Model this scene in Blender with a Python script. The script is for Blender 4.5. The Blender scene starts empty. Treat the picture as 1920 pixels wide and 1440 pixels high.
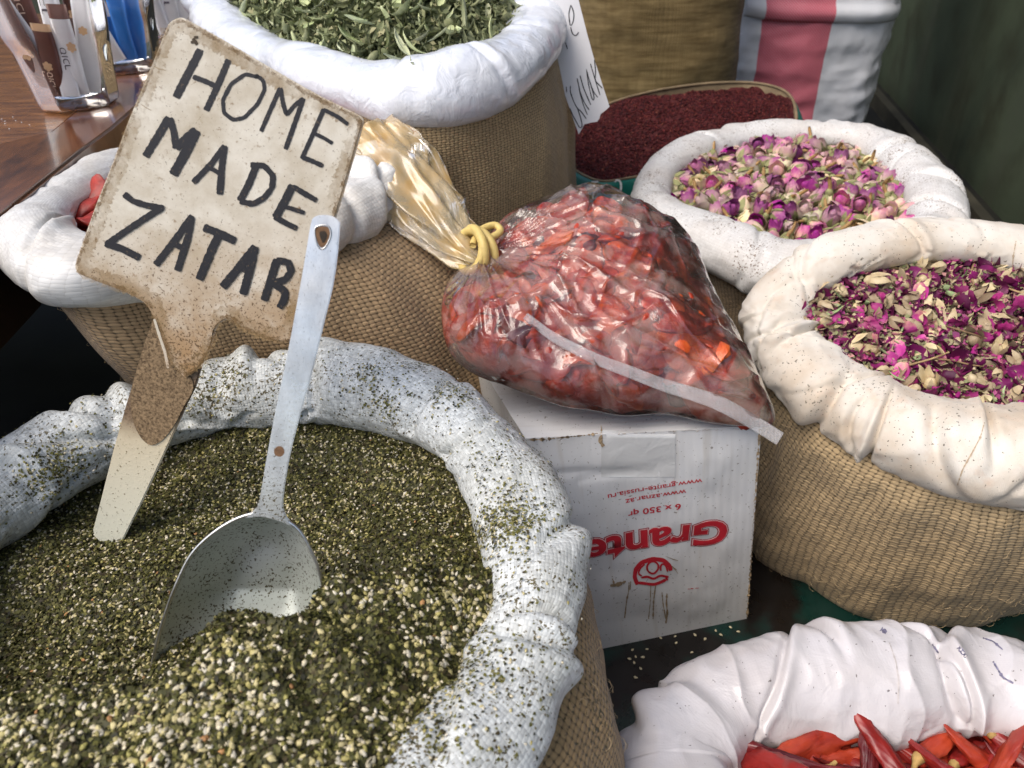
import bpy, bmesh, math, random
import numpy as np
from mathutils import Vector, Matrix
from mathutils.bvhtree import BVHTree
random.seed(7); RNG=np.random.default_rng(7)
D=bpy.data; SC=bpy.context.scene; COL=SC.collection
PI=math.pi
# ---------------------------------------------------------------- camera
F=1442.; CAM=np.array([0.,0.,.75]); PITCH=math.radians(34); ROLL=math.radians(2)
def ray(x,y):
    d=np.array([(x-960)/F,-(y-720)/F,-1.]); c,s=math.cos(-ROLL),math.sin(-ROLL)
    d=np.array([c*d[0]-s*d[1],s*d[0]+c*d[1],-1]); a=PI/2-PITCH; c,s=math.cos(a),math.sin(a)
    return np.array([d[0],c*d[1]-s*d[2],s*d[1]+c*d[2]])
def P(x,y,z):
    d=ray(x,y); return CAM+d*((z-CAM[2])/d[2])
def PY(x,y,yy):
    d=ray(x,y); return CAM+d*(yy/d[1])
def PP(x,y,p0,n):
    d=ray(x,y); return CAM+d*(np.dot(p0-CAM,n)/np.dot(d,n))
def unit(v): v=np.asarray(v,float); return v/np.linalg.norm(v)
cam=D.cameras.new('camera'); co=D.objects.new('camera',cam); COL.objects.link(co); SC.camera=co
cam.sensor_width=36; cam.lens=36*F/1920; cam.clip_start=.02; cam.clip_end=200
co.matrix_world=Matrix.Translation(Vector(CAM))@Matrix.Rotation(PI/2-PITCH,4,'X')@Matrix.Rotation(-ROLL,4,'Z')
cam.dof.use_dof=True; cam.dof.focus_distance=.66; cam.dof.aperture_fstop=11
# ---------------------------------------------------------------- noise
_perm=RNG.permutation(256); _perm=np.concatenate([_perm,_perm,_perm])
_g=RNG.normal(size=(256,3)); _g/=np.linalg.norm(_g,axis=1)[:,None]
def noise(p):
    p=np.asarray(p,float); i=np.floor(p).astype(int); f=p-i; i&=255; u=f*f*f*(f*(f*6-15)+10); r=0
    for a in (0,1):
        for b in (0,1):
            for c in (0,1):
                h=_perm[_perm[_perm[(i[...,0]+a)&255]+((i[...,1]+b)&255)]+((i[...,2]+c)&255)]
                g=_g[h&255]; d=(g*(f-np.array([a,b,c]))).sum(-1)
                r=r+d*(u[...,0] if a else 1-u[...,0])*(u[...,1] if b else 1-u[...,1])*(u[...,2] if c else 1-u[...,2])
    return r*1.6
def fbm(p,o=4):
    p=np.asarray(p,float); r=0; a=1
    for k in range(o): r=r+a*noise(p*2**k+k*17.3); a*=.5
    return r
def ridg(p,o=3):
    r=0;a=1
    for k in range(o): r=r+a*(1-2*np.abs(noise(p*2**k+k*7.1))); a*=.5
    return r
# ---------------------------------------------------------------- objects
def tag(o,label=None,cat=None,group=None,kind=None):
    if label: o['label']=label
    if cat: o['category']=cat
    if group: o['group']=group
    if kind: o['kind']=kind
    return o
def thing(name,label,cat,loc=(0,0,0),group=None):
    o=D.objects.new(name,None); COL.objects.link(o); o.location=Vector([float(c) for c in loc]); o.empty_display_size=.02
    return tag(o,label,cat,group)
def mesh(name,v,f,mat=None,uv=None,col=None,smooth=True,mi=None,mats=None):
    me=D.meshes.new(name); v=np.asarray(v,float).reshape(-1,3)
    if isinstance(f,np.ndarray):
        k=f.shape[1]; me.vertices.add(len(v)); me.vertices.foreach_set('co',v.ravel())
        me.loops.add(f.size); me.loops.foreach_set('vertex_index',f.ravel().astype(np.int32))
        me.polygons.add(len(f)); me.polygons.foreach_set('loop_start',np.arange(0,f.size,k,dtype=np.int32))
    else: me.from_pydata(v.tolist(),[],f)
    me.update(calc_edges=True)
    if uv is not None:
        l=me.uv_layers.new(name='UVMap'); li=np.empty(len(me.loops),np.int32); me.loops.foreach_get('vertex_index',li)
        l.data.foreach_set('uv',np.asarray(uv,float)[li].ravel() if len(uv)==len(v) else np.asarray(uv,float).ravel())
    if col is not None:
        a=me.color_attributes.new('tint','FLOAT_COLOR','POINT'); c=np.ones((len(v),4)); c[:,:3]=col; a.data.foreach_set('color',c.ravel())
    if smooth: me.polygons.foreach_set('use_smooth',np.ones(len(me.polygons),bool))
    for m in (mats or ([mat] if mat else [])): me.materials.append(m)
    if mi is not None: me.polygons.foreach_set('material_index',np.asarray(mi,np.int32))
    me.validate(); me.update(); return me
def obj(name,me,parent=None,abs_=True):
    o=D.objects.new(name,me); COL.objects.link(o)
    if parent is not None:
        o.parent=parent
        if abs_: me.transform(Matrix.Translation(-parent.location))
    return o
def origin(o,loc):
    o.data.transform(Matrix.Translation(-Vector(loc))); o.location=loc; return o
def grid_faces(n,m,cu=False,cv=False):
    a=np.arange(n if cu else n-1); b=np.arange(m if cv else m-1); A,B=np.meshgrid(a,b,indexing='ij')
    A2=(A+1)%n; B2=(B+1)%m
    return np.stack([A*m+B,A2*m+B,A2*m+B2,A*m+B2],-1).reshape(-1,4)
def gridmesh(name,p,mat,uv=None,cu=False,cv=False,flip=False,col=None):
    """p: n x m x 3. uv n x m x 2, per-loop uv handles the seams through padding."""
    n,m=p.shape[:2]
    if uv is not None:   # uv may be (n+cu) x (m+cv)
        f=grid_faces(n,m,cu,cv); U=uv.shape[1]
        a=np.arange(n if cu else n-1); b=np.arange(m if cv else m-1); A,B=np.meshgrid(a,b,indexing='ij')
        g=np.stack([A*U+B,(A+1)*U+B,(A+1)*U+B+1,A*U+B+1],-1).reshape(-1,4)
        if flip: f=f[:,::-1].copy(); g=g[:,::-1].copy()
        L=uv.reshape(-1,2)[g.ravel()]
        return mesh(name,p.reshape(-1,3),f,mat,uv=L,col=col)
    f=grid_faces(n,m,cu,cv)
    if flip: f=f[:,::-1].copy()
    return mesh(name,p.reshape(-1,3),f,mat,col=col)
def spline(pts,n,closed=True):
    pts=np.asarray(pts,float); k=len(pts); out=[]
    ts=np.linspace(0,k if closed else k-1,n,endpoint=not closed)
    for t in ts:
        i=int(math.floor(t)); u=t-i
        if closed: q=[pts[(i+j)%k] for j in (-1,0,1,2)]
        else:
            i=min(i,k-2) if t<k-1 else k-2; u=t-i; q=[pts[min(max(i+j,0),k-1)] for j in (-1,0,1,2)]
        out.append(.5*((2*q[1])+(-q[0]+q[2])*u+(2*q[0]-5*q[1]+4*q[2]-q[3])*u*u+(-q[0]+3*q[1]-3*q[2]+q[3])*u**3))
    return np.array(out)
def arc_resample(c,n):
    c2=np.vstack([c,c[:1]]); s=np.concatenate([[0],np.cumsum(np.linalg.norm(np.diff(c2[:,:3],axis=0),axis=1))])
    t=np.linspace(0,s[-1],n,endpoint=False); return np.stack([np.interp(t,s,c2[:,k]) for k in range(c.shape[1])],1),s[-1]
# ---------------------------------------------------------------- materials
class M:
    def __init__(s,name,rough=.6,color=(.5,.5,.5),spec=.5,**kw):
        s.m=D.materials.new(name); s.m.use_nodes=True; s.nt=s.m.node_tree; s.N=s.nt.nodes; s.b=s.N['Principled BSDF']; s.out=s.N['Material Output']
        s.b.inputs['Roughness'].default_value=rough; s.b.inputs['Base Color'].default_value=(*color,1); s.b.inputs['Specular IOR Level'].default_value=spec
        for k,v in kw.items(): s.b.inputs[k.replace('_',' ')].default_value=v
    def n(s,t,**kw):
        x=s.N.new(t)
        for k,v in kw.items(): setattr(x,k,v)
        return x
    def l(s,a,b): s.nt.links.new(a,b)
    def inp(s,sock,v):
        if isinstance(v,bpy.types.NodeSocket): s.l(v,sock)
        elif isinstance(v,(tuple,list)) and len(v)==3 and sock.type=='RGBA': sock.default_value=(*v,1)
        else: sock.default_value=v
    def math(s,op,a,b=0.,c=0.,clamp=False):
        x=s.n('ShaderNodeMath',operation=op,use_clamp=clamp); s.inp(x.inputs[0],a); s.inp(x.inputs[1],b); s.inp(x.inputs[2],c); return x.outputs[0]
    def mix(s,f,a,b,mode='MIX'):
        x=s.n('ShaderNodeMix',data_type='RGBA',blend_type=mode); s.inp(x.inputs[0],f); s.inp(x.inputs[6],a); s.inp(x.inputs[7],b); return x.outputs[2]
    def coord(s,k='Object'):
        if not hasattr(s,'tc'): s.tc=s.n('ShaderNodeTexCoord')
        return s.tc.outputs[k]
    def noise(s,scale,detail=4,vec=None,rough=.55,dist=0,out=0):
        x=s.n('ShaderNodeTexNoise'); x.inputs['Scale'].default_value=scale; x.inputs['Detail'].default_value=detail; x.inputs['Roughness'].default_value=rough; x.inputs['Distortion'].default_value=dist
        s.l(vec if vec is not None else s.coord(),x.inputs['Vector']); return x.outputs[out]
    def map(s,v,a,b,c=0.,d=1.):
        x=s.n('ShaderNodeMapRange'); s.inp(x.inputs[0],v)
        for i,q in enumerate((a,b,c,d)): x.inputs[1+i].default_value=q
        return x.outputs[0]
    def vscale(s,vec,sc):
        x=s.n('ShaderNodeMapping'); s.l(vec,x.inputs[0]); x.inputs['Scale'].default_value=sc; return x.outputs[0]
    def bump(s,h,dist,strength=1.,prev=None):
        x=s.n('ShaderNodeBump'); x.inputs['Distance'].default_value=dist; x.inputs['Strength'].default_value=strength; s.l(h,x.inputs['Height'])
        if prev is not None: s.l(prev,x.inputs['Normal'])
        return x.outputs[0]
    def set(s,k,v): s.inp(s.b.inputs[k],v); return s
    def weave(s,pu,pv,warp=.0012,flat=.5,vert=.8):
        uv=s.coord('UV'); d=s.noise(90,2,uv,out=1); dd=s.n('ShaderNodeVectorMath',operation='MULTIPLY_ADD'); s.l(d,dd.inputs[0]); dd.inputs[1].default_value=(warp*2,warp*2,0); s.l(uv,dd.inputs[2])
        d2=s.noise(14,1,uv,out=1); d3=s.n('ShaderNodeVectorMath',operation='MULTIPLY_ADD'); s.l(d2,d3.inputs[0]); d3.inputs[1].default_value=(.008,.008,0); s.l(dd.outputs[0],d3.inputs[2])
        sx=s.n('ShaderNodeSeparateXYZ'); s.l(d3.outputs[0],sx.inputs[0])
        u=s.math('DIVIDE',sx.outputs[0],pu); v=s.math('DIVIDE',sx.outputs[1],pv)
        fu=s.math('SINE',s.math('MULTIPLY',s.math('FRACT',u),PI)); fv=s.math('SINE',s.math('MULTIPLY',s.math('FRACT',v),PI))
        iu=s.math('FLOOR',u); iv=s.math('FLOOR',v); par=s.math('FLOORED_MODULO',s.math('ADD',iu,iv),2.)
        a=s.math('MULTIPLY',s.math('POWER',fv,flat),s.math('MULTIPLY_ADD',fu,.6,.4)); b=s.math('MULTIPLY',s.math('POWER',fu,flat),s.math('MULTIPLY_ADD',fv,.6,.4))
        h=s.math('ADD',s.math('MULTIPLY',par,a),s.math('MULTIPLY',s.math('SUBTRACT',1.,par),s.math('MULTIPLY',b,vert)))
        cb=s.n('ShaderNodeCombineXYZ'); s.l(iu,cb.inputs[0]); s.l(iv,cb.inputs[1]); wn=s.n('ShaderNodeTexWhiteNoise',noise_dimensions='2D'); s.l(cb.outputs[0],wn.inputs[0])
        s.hole=s.math('ADD',fu,fv); return h,wn.outputs[0],uv,par
def burlap(name,col,pu,pv,dark=.35,dirt=None):
    m=M(name,.85,spec=.2); h,r,uv,par=m.weave(pu,pv,.0015,.5,.50); h=m.math('MULTIPLY',h,m.map(r,0,1,.75,1.1))
    c1=m.mix(m.map(r,0,1,0,.55),col,tuple(c*1.35 for c in col)); big=m.noise(9,3); c1=m.mix(m.map(big,.35,.7,0,.5),c1,tuple(c*.7 for c in col))
    fib=m.noise(900,2); c1=m.mix(m.map(fib,.3,.7,0,.35),c1,tuple(c*.55 for c in col))
    c2=m.mix(m.map(h,.15,.5,.75,0),c1,tuple(c*dark*1.3 for c in col)); c2=m.mix(m.map(m.hole,.45,.95,1,0),c2,tuple(c*dark*.6 for c in col))  # shade in the gaps between threads is put into the colour
    if dirt:
        dn=m.noise(330,3); db=m.noise(12,2); c2=m.mix(m.map(m.math('ADD',dn,m.math('MULTIPLY',db,.4)),.80,.86,0,.9),c2,dirt)
    hh=m.math('ADD',h,m.math('MULTIPLY',fib,.25))
    m.set('Base Color',c2).set('Normal',m.bump(hh,.0011,.9)); m.set('Sheen Weight',.15); return m.m
def poly(name,col,tape,grime,gam,rough=.42,speck=None,specamt=.0,bd=.0007,bs=.8,var=.12,coat=0.,stain=None):
    m=M(name,rough,spec=.5); h,r,uv,par=m.weave(tape,tape*1.0,.0009,.18); bd*=.36
    c=m.mix(m.map(r,0,1,0,1),tuple(q*(1-var) for q in col),tuple(min(1,q*(1+var*.4)) for q in col))
    c=m.mix(m.map(h,.1,.5,.45,0),c,tuple(q*.6 for q in grime))
    c=m.mix(m.map(m.noise(14,5),.42,.72,0,gam),c,grime)
    if stain: c=m.mix(m.map(m.noise(26,4,dist=.6),.55,.72,0,.55),c,stain)
    if speck:
        dn=m.noise(380,3,rough=.6); db=m.noise(22,3); c=m.mix(m.map(m.math('MULTIPLY_ADD',db,.5,dn),.93-specamt,.96-specamt,0,1),c,speck)
    m.set('Base Color',c).set('Normal',m.bump(h,bd,bs)); m.set('Roughness',m.map(m.noise(30,3),.3,.7,rough-.1,rough+.15)); m.set('Coat Weight',coat); m.set('Coat Roughness',.25); return m.m
def tinted(name,rough=.5,spec=.4,nscale=400,amt=.3,sss=0,bd=.0003,coat=0):
    m=M(name,rough,spec=spec); a=m.n('ShaderNodeVertexColor',layer_name='tint'); nz=m.noise(nscale,3)
    m.set('Base Color',m.mix(m.map(nz,.3,.7,0,amt),a.outputs[0],(.03,.02,.015))).set('Normal',m.bump(nz,bd,.7)); m.set('Coat Weight',coat)
    return m.m
def plain(name,col,rough=.5,spec=.5,nscale=200,var=.3,bd=.0002,dark=None,**kw):
    m=M(name,rough,spec=spec,**kw); nz=m.noise(nscale,4); oi=m.n('ShaderNodeObjectInfo')
    c=m.mix(m.map(nz,.3,.7,0,1),tuple(q*(1-var) for q in col),tuple(min(1,q*(1+var)) for q in col))
    m.set('Base Color',c).set('Normal',m.bump(nz,bd,.6)); return m.m
# ---------------------------------------------------------------- world & light
w=D.worlds.new('World'); SC.world=w; w.use_nodes=True; nt=w.node_tree; sk=nt.nodes.new('ShaderNodeTexSky'); sk.sky_type='NISHITA'; sk.sun_disc=False
EL,AZ=56,-125       # sun high, ahead of the camera and to the left
sk.sun_elevation=math.radians(EL); sk.sun_rotation=math.radians(AZ); sk.dust_density=4; sk.air_density=1; sk.ozone_density=1
nt.links.new(sk.outputs[0],nt.nodes['Background'].inputs[0]); nt.nodes['Background'].inputs[1].default_value=.15
sl=D.lights.new('sun','SUN'); sl.energy=1.35; sl.angle=math.radians(40); sl.color=(1,.95,.88); so=D.objects.new('sun',sl); COL.objects.link(so)
sd=Vector((math.sin(math.radians(AZ))*math.cos(math.radians(EL)),math.cos(math.radians(AZ))*math.cos(math.radians(EL)),math.sin(math.radians(EL))))
so.rotation_euler=sd.to_track_quat('Z','Y').to_euler(); so.location=(0,0,3)
SC.view_settings.view_transform='Standard'; SC.view_settings.look='None'; SC.view_settings.exposure=.44; SC.view_settings.gamma=1
SC.render.engine='CYCLES'; SC.cycles.transparent_max_bounces=24; SC.cycles.max_bounces=10
# ---------------------------------------------------------------- sack builder
def rimpts(l):
    out=[]
    for q in l:
        if q[0]=='w': out.append(q[1:])
        else:
            x,y,z,r=q; p=P(x,y,z); out.append((*p,r*np.linalg.norm(p-CAM)/F*1.0))
    return out
class Sack: pass
def sack(name,label,rim,base,bz,mb,mc,ncr=18,cr=(.10,.3),wid=(.004,.012),lump=.10,lf=14,bulge=.03,flat=.9,seed=1,group=None,bodyname='burlap_bag',cuffname='rolled_cuff',N=900,K=80,crfun=None,bl=.012,slantm=1.,tuck=.55,fine=.0,wrk=.05,wf=24,lowv=.14):
    rg=np.random.default_rng(seed); S=Sack()
    c=spline(rimpts(rim),700); c,L=arc_resample(c,N); ctr=c[:,:3].mean(0); S.c=c; S.ctr=ctr; S.L=L
    T=np.roll(c[:,:3],-1,0)-np.roll(c[:,:3],1,0); T/=np.linalg.norm(T,axis=1)[:,None]
    up=np.array([0,0,1.]); O=np.cross(T,up); O/=np.linalg.norm(O,axis=1)[:,None]
    sg=np.sign(((c[:,:3]-ctr)*O).sum(1).mean()); O*=sg; S.O=O
    UPV=np.cross(O,T); UPV*=np.sign(UPV[:,2])[:,None]
    s=np.arange(N)/N*L; phi=np.arange(K)/K*2*PI
    SS,PH=np.meshgrid(s,phi,indexing='ij'); R=c[:,3][:,None]*np.ones_like(PH)
    phs=(PH+PI)%(2*PI)-PI   # 0 = outward, pi/2 = up
    disp=np.zeros_like(R)
    for k in range(ncr):
        s0=rg.uniform(0,L); sl_=rg.normal()*.012*slantm; w_=rg.uniform(*wid); d_=rg.uniform(*cr); ph0=rg.uniform(-.5,2.6); pw=rg.uniform(.8,2.2); bend=rg.normal()*.006
        x=(SS-s0-sl_*(phs-1)-bend*(phs-1)**2+L/2)%L-L/2
        dph=(PH-ph0+PI)%(2*PI)-PI; win=np.exp(-(dph/pw)**4)
        sgn=rg.choice([-1,1])
        disp+=win*d_*(-np.exp(-(x/w_)**2)*1.0+.55*np.exp(-((x*sgn-2.2*w_)/(2.0*w_))**2))
    O3=O[:,None,:]; U3=UPV[:,None,:]; cs=np.cos(PH)[...,None]; sn=np.sin(PH)[...,None]
    base_p=c[:,None,:3]+R[...,None]*(cs*O3+sn*flat*U3)
    disp+=lump*fbm(base_p*lf+seed*3.7,3)
    cp_,sp_=np.cos(PH),np.sin(PH); shp=np.stack([SS*wf+sp_*.8,cp_*.55,sp_*.55+seed],-1); disp+=wrk*(ridg(shp,3)-.5)*np.clip(.3+1.2*noise(base_p*16+seed),0,1.3)
    disp+=wrk*.55*np.maximum(0,1-3*np.abs(noise(np.stack([SS*wf*.5+cp_*1.3,cp_*.9,sp_*.9+seed+9],-1))))**3
    disp+=lowv*noise(np.stack([SS*7,cp_*.2,sp_*.2+seed*2.],-1))+.07*np.cos(2*PH+3*noise(np.stack([SS*3,0*SS,0*SS+seed],-1)))
    if fine: disp+=fine*ridg(base_p*38+seed,2)
    if crfun is not None: disp+=crfun(SS/L,PH,base_p)
    disp=np.maximum(disp,-.75)
    p=c[:,None,:3]+(R*(1+disp))[...,None]*(cs*O3+sn*flat*U3)
    ug=np.concatenate([s,[L]]); vg=np.concatenate([phi,[2*PI]])*c[:,3].mean()
    UV=np.stack(np.meshgrid(ug,vg,indexing='ij'),-1)
    bx,by,brx,bry=base
    S.root=thing(name,label,'sack',(bx,by,bz),group)
    S.cuff=obj(cuffname,gridmesh(cuffname,p,mc,UV,True,True,flip=sg<0),S.root)
    # body
    Mv=110; v=np.linspace(0,1,Mv); top=c[:,:3]+O*(c[:,3]*tuck)[:,None]-np.array([0,0,1])*(c[:,3]*.45)[:,None]
    dirv=c[:,:2]-ctr[:2]; th=np.arctan2(dirv[:,1],dirv[:,0]); bot=np.stack([bx+brx*np.cos(th),by+bry*np.sin(th),np.full(N,bz)],1)
    V=v[None,:,None]; hz=V
    body=top[:,None,:]*(1-V)+bot[:,None,:]*V
    bfun=np.sin(PI*np.clip(v,0,1)**.75)**.8
    rad=np.stack([np.cos(th),np.sin(th),0*th],1)
    b_=bulge if np.isscalar(bulge) else np.interp((th*180/PI)%360,[a for a,_ in bulge],[q for _,q in bulge],period=360)
    body=body+rad[:,None,:]*(b_*np.ones(N))[:,None,None]*bfun[None,:,None]
    body[:,:,2]+= -.0*bfun
    wr=bl*fbm(np.stack([np.broadcast_to(th[:,None]*2.2,(N,Mv)),np.broadcast_to(v[None]*1.6,(N,Mv)),np.full((N,Mv),seed*5.)],-1),3)
    pl=.25*bl*ridg(np.stack([np.broadcast_to(th[:,None]*6,(N,Mv)),np.broadcast_to(v[None]*1.2,(N,Mv)),np.full((N,Mv),seed*9.)],-1),2)*np.exp(-v*5)[None]
    body=body+rad[:,None,:]*(wr+pl)[...,None]*np.minimum(1,v*8)[None,:,None]
    dl=np.linalg.norm(np.diff(body,axis=1),axis=2).mean(0); vv=np.concatenate([[0],np.cumsum(dl)])
    mid=body[:,Mv//2]; per=np.linalg.norm(np.roll(mid,-1,0)-mid,axis=1).sum()
    UVb=np.stack(np.meshgrid(np.linspace(0,per,N+1),vv,indexing='ij'),-1)
    S.body=obj(bodyname,gridmesh(bodyname,body,mb,UVb,True,False,flip=sg>0),S.root)
    S.poly=c[:,:2]; S.inner=c[:,:2]-O[:,:2]*(c[:,3]*.8)[:,None]
    return S
def inside(pt,poly_):
    x,y=pt[...,0],pt[...,1]; r=np.zeros(x.shape,bool); a=poly_; b=np.roll(poly_,-1,0)
    for (x1,y1),(x2,y2) in zip(a[::3],a[np.r_[3:len(a):3,0]] if len(a)%3==0 else np.vstack([a[::3][1:],a[:1]])):
        c=((y1>y)!=(y2>y)); xx=(x2-x1)*(y-y1)/(y2-y1+1e-12)+x1; r^=(c&(x<xx))
    return r
def darts(poly_,sp,n,rg,lim=None,vis=None):
    lo,hi=poly_.min(0),poly_.max(0); pts=[]; cell={}
    for k in range(n*60):
        p=rg.uniform(lo,hi)
        if vis is not None and not vis(p): continue
        i=(int(p[0]/sp),int(p[1]/sp))
        if any(np.hypot(*(p-q))<sp for a in (-1,0,1) for b in (-1,0,1) for q in cell.get((i[0]+a,i[1]+b),())): continue
        if not inside(p[None],poly_)[0]: continue
        pts.append(p); cell.setdefault(i,[]).append(p)
        if len(pts)>=n: break
    return np.array(pts)
def toimg(p):
    v=co.matrix_world.inverted()@Vector([float(a) for a in p]); return 960+F*v.x/-v.z, 720-F*v.y/-v.z
def surf_disc(S,hf,nr=70,ns=260,ext=1.0):
    c,_=arc_resample(S.c,ns); ctr=S.ctr[:2]; r=np.linspace(0,1,nr)**.7*ext
    xy=ctr+(c[:,None,:2]-ctr)*r[None,:,None]; z=hf(xy); return np.concatenate([xy,z[...,None]],-1)
def rotmats(n,rg,mode='any',tilt=.4):
    yaw=rg.uniform(0,2*PI,n)
    if mode=='any': q=rg.normal(size=(n,4))
    else:
        ax=rg.uniform(0,2*PI,n); t=rg.normal(size=n)*tilt
        q1=np.stack([np.cos(t/2),np.sin(t/2)*np.cos(ax),np.sin(t/2)*np.sin(ax),0*t],1); q2=np.stack([np.cos(yaw/2),0*yaw,0*yaw,np.sin(yaw/2)],1)
        a,b=q1,q2; q=np.stack([a[:,0]*b[:,0]-a[:,1]*b[:,1]-a[:,2]*b[:,2]-a[:,3]*b[:,3],a[:,0]*b[:,1]+a[:,1]*b[:,0]+a[:,2]*b[:,3]-a[:,3]*b[:,2],a[:,0]*b[:,2]-a[:,1]*b[:,3]+a[:,2]*b[:,0]+a[:,3]*b[:,1],a[:,0]*b[:,3]+a[:,1]*b[:,2]-a[:,2]*b[:,1]+a[:,3]*b[:,0]],1)
    q/=np.linalg.norm(q,axis=1)[:,None]; w_,x,y,z=q.T
    return np.stack([1-2*(y*y+z*z),2*(x*y-z*w_),2*(x*z+y*w_),2*(x*y+z*w_),1-2*(x*x+z*z),2*(y*z-x*w_),2*(x*z-y*w_),2*(y*z+x*w_),1-2*(x*x+y*y)],1).reshape(-1,3,3)
def scatter(tv,tf,pos,R,sc,cols):
    n=len(pos); k=len(tv); sc=np.asarray(sc); sc=sc if sc.ndim==2 else sc[:,None]*np.ones(3)
    v=np.einsum('nij,nkj->nki',R,tv[None]*sc[:,None,:])+pos[:,None,:]
    f=(tf[None]+(np.arange(n)*k)[:,None,None]).reshape(-1,tf.shape[1])
    return v.reshape(-1,3),f,np.repeat(cols,k,axis=0)
def sphere(nu,nv,fn=None):
    th=np.linspace(0,PI,nv+1); ph=np.arange(nu)/nu*2*PI; T,Pp=np.meshgrid(th,ph,indexing='ij')
    p=np.stack([np.sin(T)*np.cos(Pp),np.sin(T)*np.sin(Pp),np.cos(T)],-1)
    if fn is not None: p=fn(p)
    return p.reshape(-1,3),grid_faces(nv+1,nu,False,True)
def joinparts(l):
    V=[];Fc=[];C=[];o=0
    for v,f,c in l:
        if f.shape[1]==3: f=np.concatenate([f,f[:,-1:]],1)
        V.append(v);Fc.append(f+o);C.append(c);o+=len(v)
    return np.vstack(V),np.vstack(Fc),np.vstack(C)
def quadtri(name,v,f,c,mat):
    # degenerate quads (tri) are split out
    tri=f[:,2]==f[:,3]; me=D.meshes.new(name); me.vertices.add(len(v)); me.vertices.foreach_set('co',v.ravel())
    a=f[~tri]; b=f[tri][:,:3]; li=np.concatenate([a.ravel(),b.ravel()]).astype(np.int32)
    me.loops.add(len(li)); me.loops.foreach_set('vertex_index',li); me.polygons.add(len(f))
    st=np.concatenate([np.arange(len(a))*4,len(a)*4+np.arange(len(b))*3]).astype(np.int32); me.polygons.foreach_set('loop_start',st); me.update(calc_edges=True)
    at=me.color_attributes.new('tint','FLOAT_COLOR','POINT'); cc=np.ones((len(v),4)); cc[:,:3]=c; at.data.foreach_set('color',cc.ravel())
    me.polygons.foreach_set('use_smooth',np.ones(len(f),bool)); me.materials.append(mat); me.validate(); me.update(); return me
def strokes(name,lines,fn,mat,off=.0003,jit=.06,seed=3,step=.00002):
    """lines: [(points_px, width_px)], fn(px,py)->(point, normal). One flat mesh of marker strokes."""
    rg=np.random.default_rng(seed); V=[];Fc=[];k=0
    for pts,wd in lines:
        pts=np.asarray(pts,float); q=[]
        for a,b in zip(pts[:-1],pts[1:]):
            m=max(2,int(np.hypot(*(b-a))/3)); q+= [a+(b-a)*t for t in np.linspace(0,1,m,endpoint=False)]
        q.append(pts[-1]); q=np.array(q); q2=q.copy()
        for _ in range(2): q2[1:-1]=(q2[:-2]+q2[1:-1]*2+q2[2:])/4
        q=q2; t=np.gradient(q,axis=0); t/=np.linalg.norm(t,axis=1)[:,None]+1e-9; nn=np.stack([-t[:,1],t[:,0]],1)
        wv=wd/2*(1+jit*rg.normal(size=len(q))); wv[0]*=.75; wv[-1]*=.75; k+=1
        o=len(V)
        for i in range(len(q)):
            for sgn in (-1,1):
                pt,nr=fn(*(q[i]+sgn*nn[i]*wv[i])); V.append(pt+nr*(off+k*step))
        for i in range(len(q)-1): Fc.append((o+2*i,o+2*i+1,o+2*i+3,o+2*i+2))
    return mesh(name,np.array(V),Fc,mat,smooth=False)
#==SETTING
# ---------------------------------------------------------------- setting
mg=M('dark_floor',.6,spec=.3); mg.set('Base Color',mg.mix(mg.map(mg.noise(5,5),.35,.65),(.003,.003,.004),(.014,.014,.010)))
def quad(name,pts,mat,kind='structure'):
    return tag(obj(name,mesh(name,np.array(pts,float),[tuple(range(len(pts)))],mat,smooth=False)),kind=kind)
quad('ground',[(-30,-10,-.03),(30,-10,-.03),(30,60,-.03),(-30,60,-.03)],mg.m)
mp=M('green_shelf_paint',.3,spec=.5); cdk=mp.mix(mp.map(mp.noise(11,4),.45,.56),(.004,.028,.022),(.009,.007,.006)); mp.set('Base Color',cdk); mp.set('Roughness',mp.map(mp.noise(40,3),.3,.7,.2,.5))
def boxmesh(name,lo,hi,mat):
    lo=np.array(lo,float);hi=np.array(hi,float); v=[(lo[0] if i&1==0 else hi[0],lo[1] if i&2==0 else hi[1],lo[2] if i&4==0 else hi[2]) for i in range(8)]
    me=mesh(name,v,[(0,2,3,1),(4,5,7,6),(0,1,5,4),(2,6,7,3),(0,4,6,2),(1,3,7,5)],mat,smooth=False)
    bm=bmesh.new(); bm.from_mesh(me); bmesh.ops.bevel(bm,geom=bm.edges[:],offset=.0015,segments=2,affect='EDGES'); bm.to_mesh(me); bm.free(); return me
sh=obj('display_shelf',boxmesh('display_shelf',(-.25,-.3,-.028),(1.1,1.25,0),mp.m)); origin(sh,(.4,.4,-.028)); tag(sh,'dark green painted shelf under the white carton, sesame grains scattered on it','shelf')
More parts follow.
